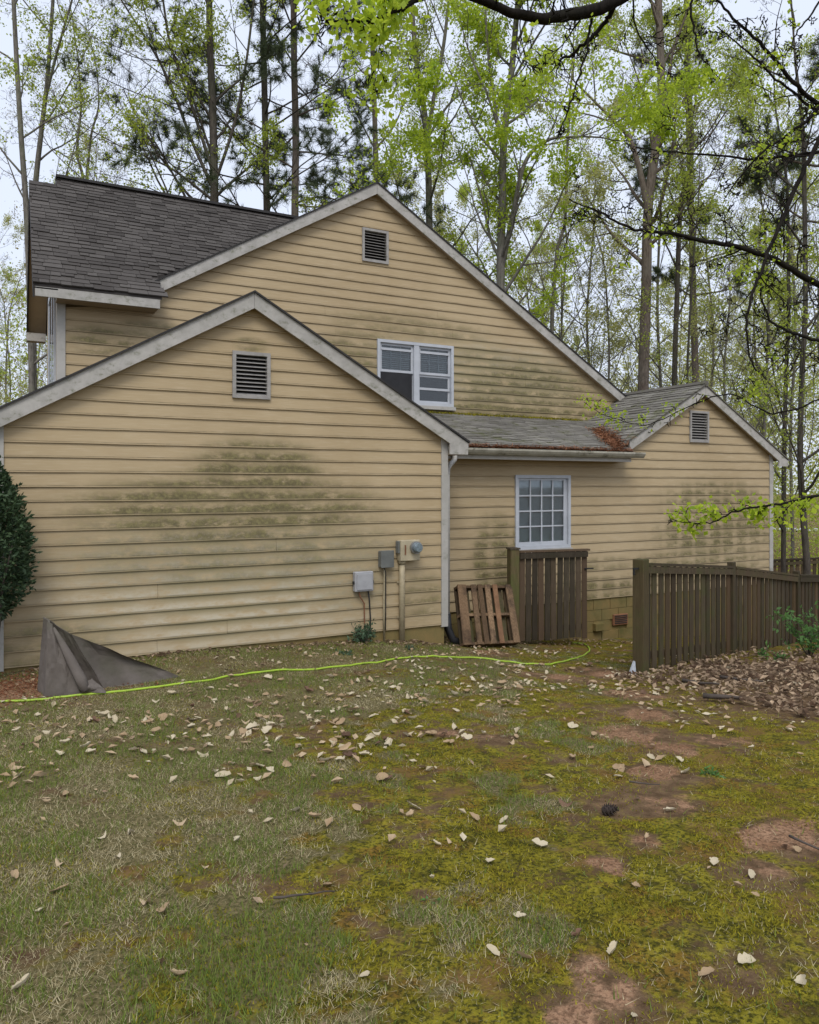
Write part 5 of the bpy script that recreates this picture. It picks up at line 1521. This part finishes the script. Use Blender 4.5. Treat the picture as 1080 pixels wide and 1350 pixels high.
def pine_cone():
    b = at_ground(803, 1073); z0 = float(surf_z(b[0], b[1]))
    root = empty('pine_cone', (b[0], b[1], z0), 'small dark pine cone resting on the moss', 'pine cone')
    d = np.array([CA, -SA, .1]); d /= np.linalg.norm(d); up = np.array([0, 0, 1.0]); r_ = np.cross(d, up)
    c0 = np.array([b[0], b[1], z0 + .03]) - d * .04
    MB().tube([c0 + d * .085 * i / 6 for i in range(7)], [.012, .022, .026, .026, .022, .014, .004], 10).build('core', 'cone', root, smooth_=True)
    for i in range(48):
        u = i / 48; a = i * 2.399; rr = .026 * sin(pi * min(.95, u * .8 + .2)) + .004
        p = c0 + d * (.085 * u) ; n_ = r_ * cos(a) + up * sin(a)
        t_ = np.cross(d, n_)
        MB().prism([p + n_ * rr * .7 - t_ * .006, p + n_ * rr * .7 + t_ * .006, p + n_ * (rr + .008) + d * .006 + t_ * .004, p + n_ * (rr + .008) + d * .006 - t_ * .004], d * .003).build('scale', 'cone', root)
pine_cone()
b = at_ground(833, 888); z0 = float(surf_z(b[0], b[1]))
tag(MB().prism([(b[0] - .05, b[1], z0 - .01), (b[0] + .05, b[1] - .03, z0 - .01), (b[0] + .06, b[1], z0 + .17), (b[0] + .045, b[1] + .005, z0 + .17)], (.01, .03, 0)).build('plastic_scrap', 'scrap', None, (b[0], b[1], z0)), 'pale grey plastic scrap standing against the fence end post', 'scrap')

# ================================================================== grass and moss
def blades(n, seed, mat, label, dens, hgt, wid, name, lean=.55, rmax=11.5, rmin=1.6, cat='grass'):
    g = np.random.default_rng(seed)
    d = rmin + (rmax - rmin) * g.random(n) ** 1.25
    th = g.uniform(-.66, .66, n)
    X = CAMX + d * np.sin(YAW + th); Y = CAMY + d * np.cos(YAW + th)
    mm = masks(X, Y)
    ok = g.random(n) < dens(mm, X, Y)
    ok &= (Y < -.05) | ((X > .15) & (Y < .85))
    X, Y, d = X[ok], Y[ok], d[ok]
    n = len(X)
    Z = surf_z(X, Y) - .004
    h = hgt * g.uniform(.45, 1.3, n) * (1 + .25 * (fbm(X * 2, Y * 2, 3) - .5))
    a = g.uniform(0, 2 * pi, n)
    L = np.stack([np.cos(a), np.sin(a)], -1) * (h * g.uniform(.1, lean * 2, n))[:, None]
    b = a + pi / 2 + g.normal(0, .5, n); ww = wid * g.uniform(.6, 1.3, n) * (1 + d * .05)
    S = np.stack([np.cos(b), np.sin(b)], -1) * ww[:, None] * .5
    V = np.stack([np.stack([X - S[:, 0], Y - S[:, 1], Z], -1), np.stack([X + S[:, 0], Y + S[:, 1], Z], -1), np.stack([X + L[:, 0], Y + L[:, 1], Z + h], -1)], 1).reshape(-1, 3)
    o = mesh_np(name, V, np.arange(n * 3).reshape(-1, 3), mat, None, (X[0], Y[0], Z[0]), tone=np.repeat(np.clip(g.normal(.5, .3, n), 0, 1), 3))
    return tag(o, label, cat, None, 'stuff')
blades(330000, 101, 'grass_blade', 'short green grass on the open part of the lawn', lambda m, X, Y: m[2] * (1 - m[1]) * (1 - m[3]) * smooth(.36, .62, fbm(X * 2.6 + 6, Y * 2.6, 4)) + .02 * (1 - m[3]), .038, .0036, 'grass')
blades(300000, 102, 'grass_dry', 'dry straw-coloured grass among the green lawn', lambda m, X, Y: (m[2] * .9 + .13) * (1 - m[1] * .7) * (1 - m[3]) * smooth(.36, .60, fbm(X * 2.7 + 60, Y * 2.7 + 30, 4)), .022, .0027, 'grass', lean=1.3)
blades(420000, 103, 'moss', 'yellow-green moss carpet over the lawn', lambda m, X, Y: (1 - m[2] * .5) * np.clip(m[0] * 1.5, 0, 1) * (1 - m[3]) * smooth(.40, .60, fbm(X * 3.3 + 9, Y * 3.3 + 70, 4)), .013, .0075, 'moss', lean=.8, cat='moss')
print('TRIS', sum(len(o.data.loops) - 2 * len(o.data.polygons) for o in scene.objects if o.type == 'MESH'), 'OBJ', len(scene.objects), 'LEAVES', nleaf)
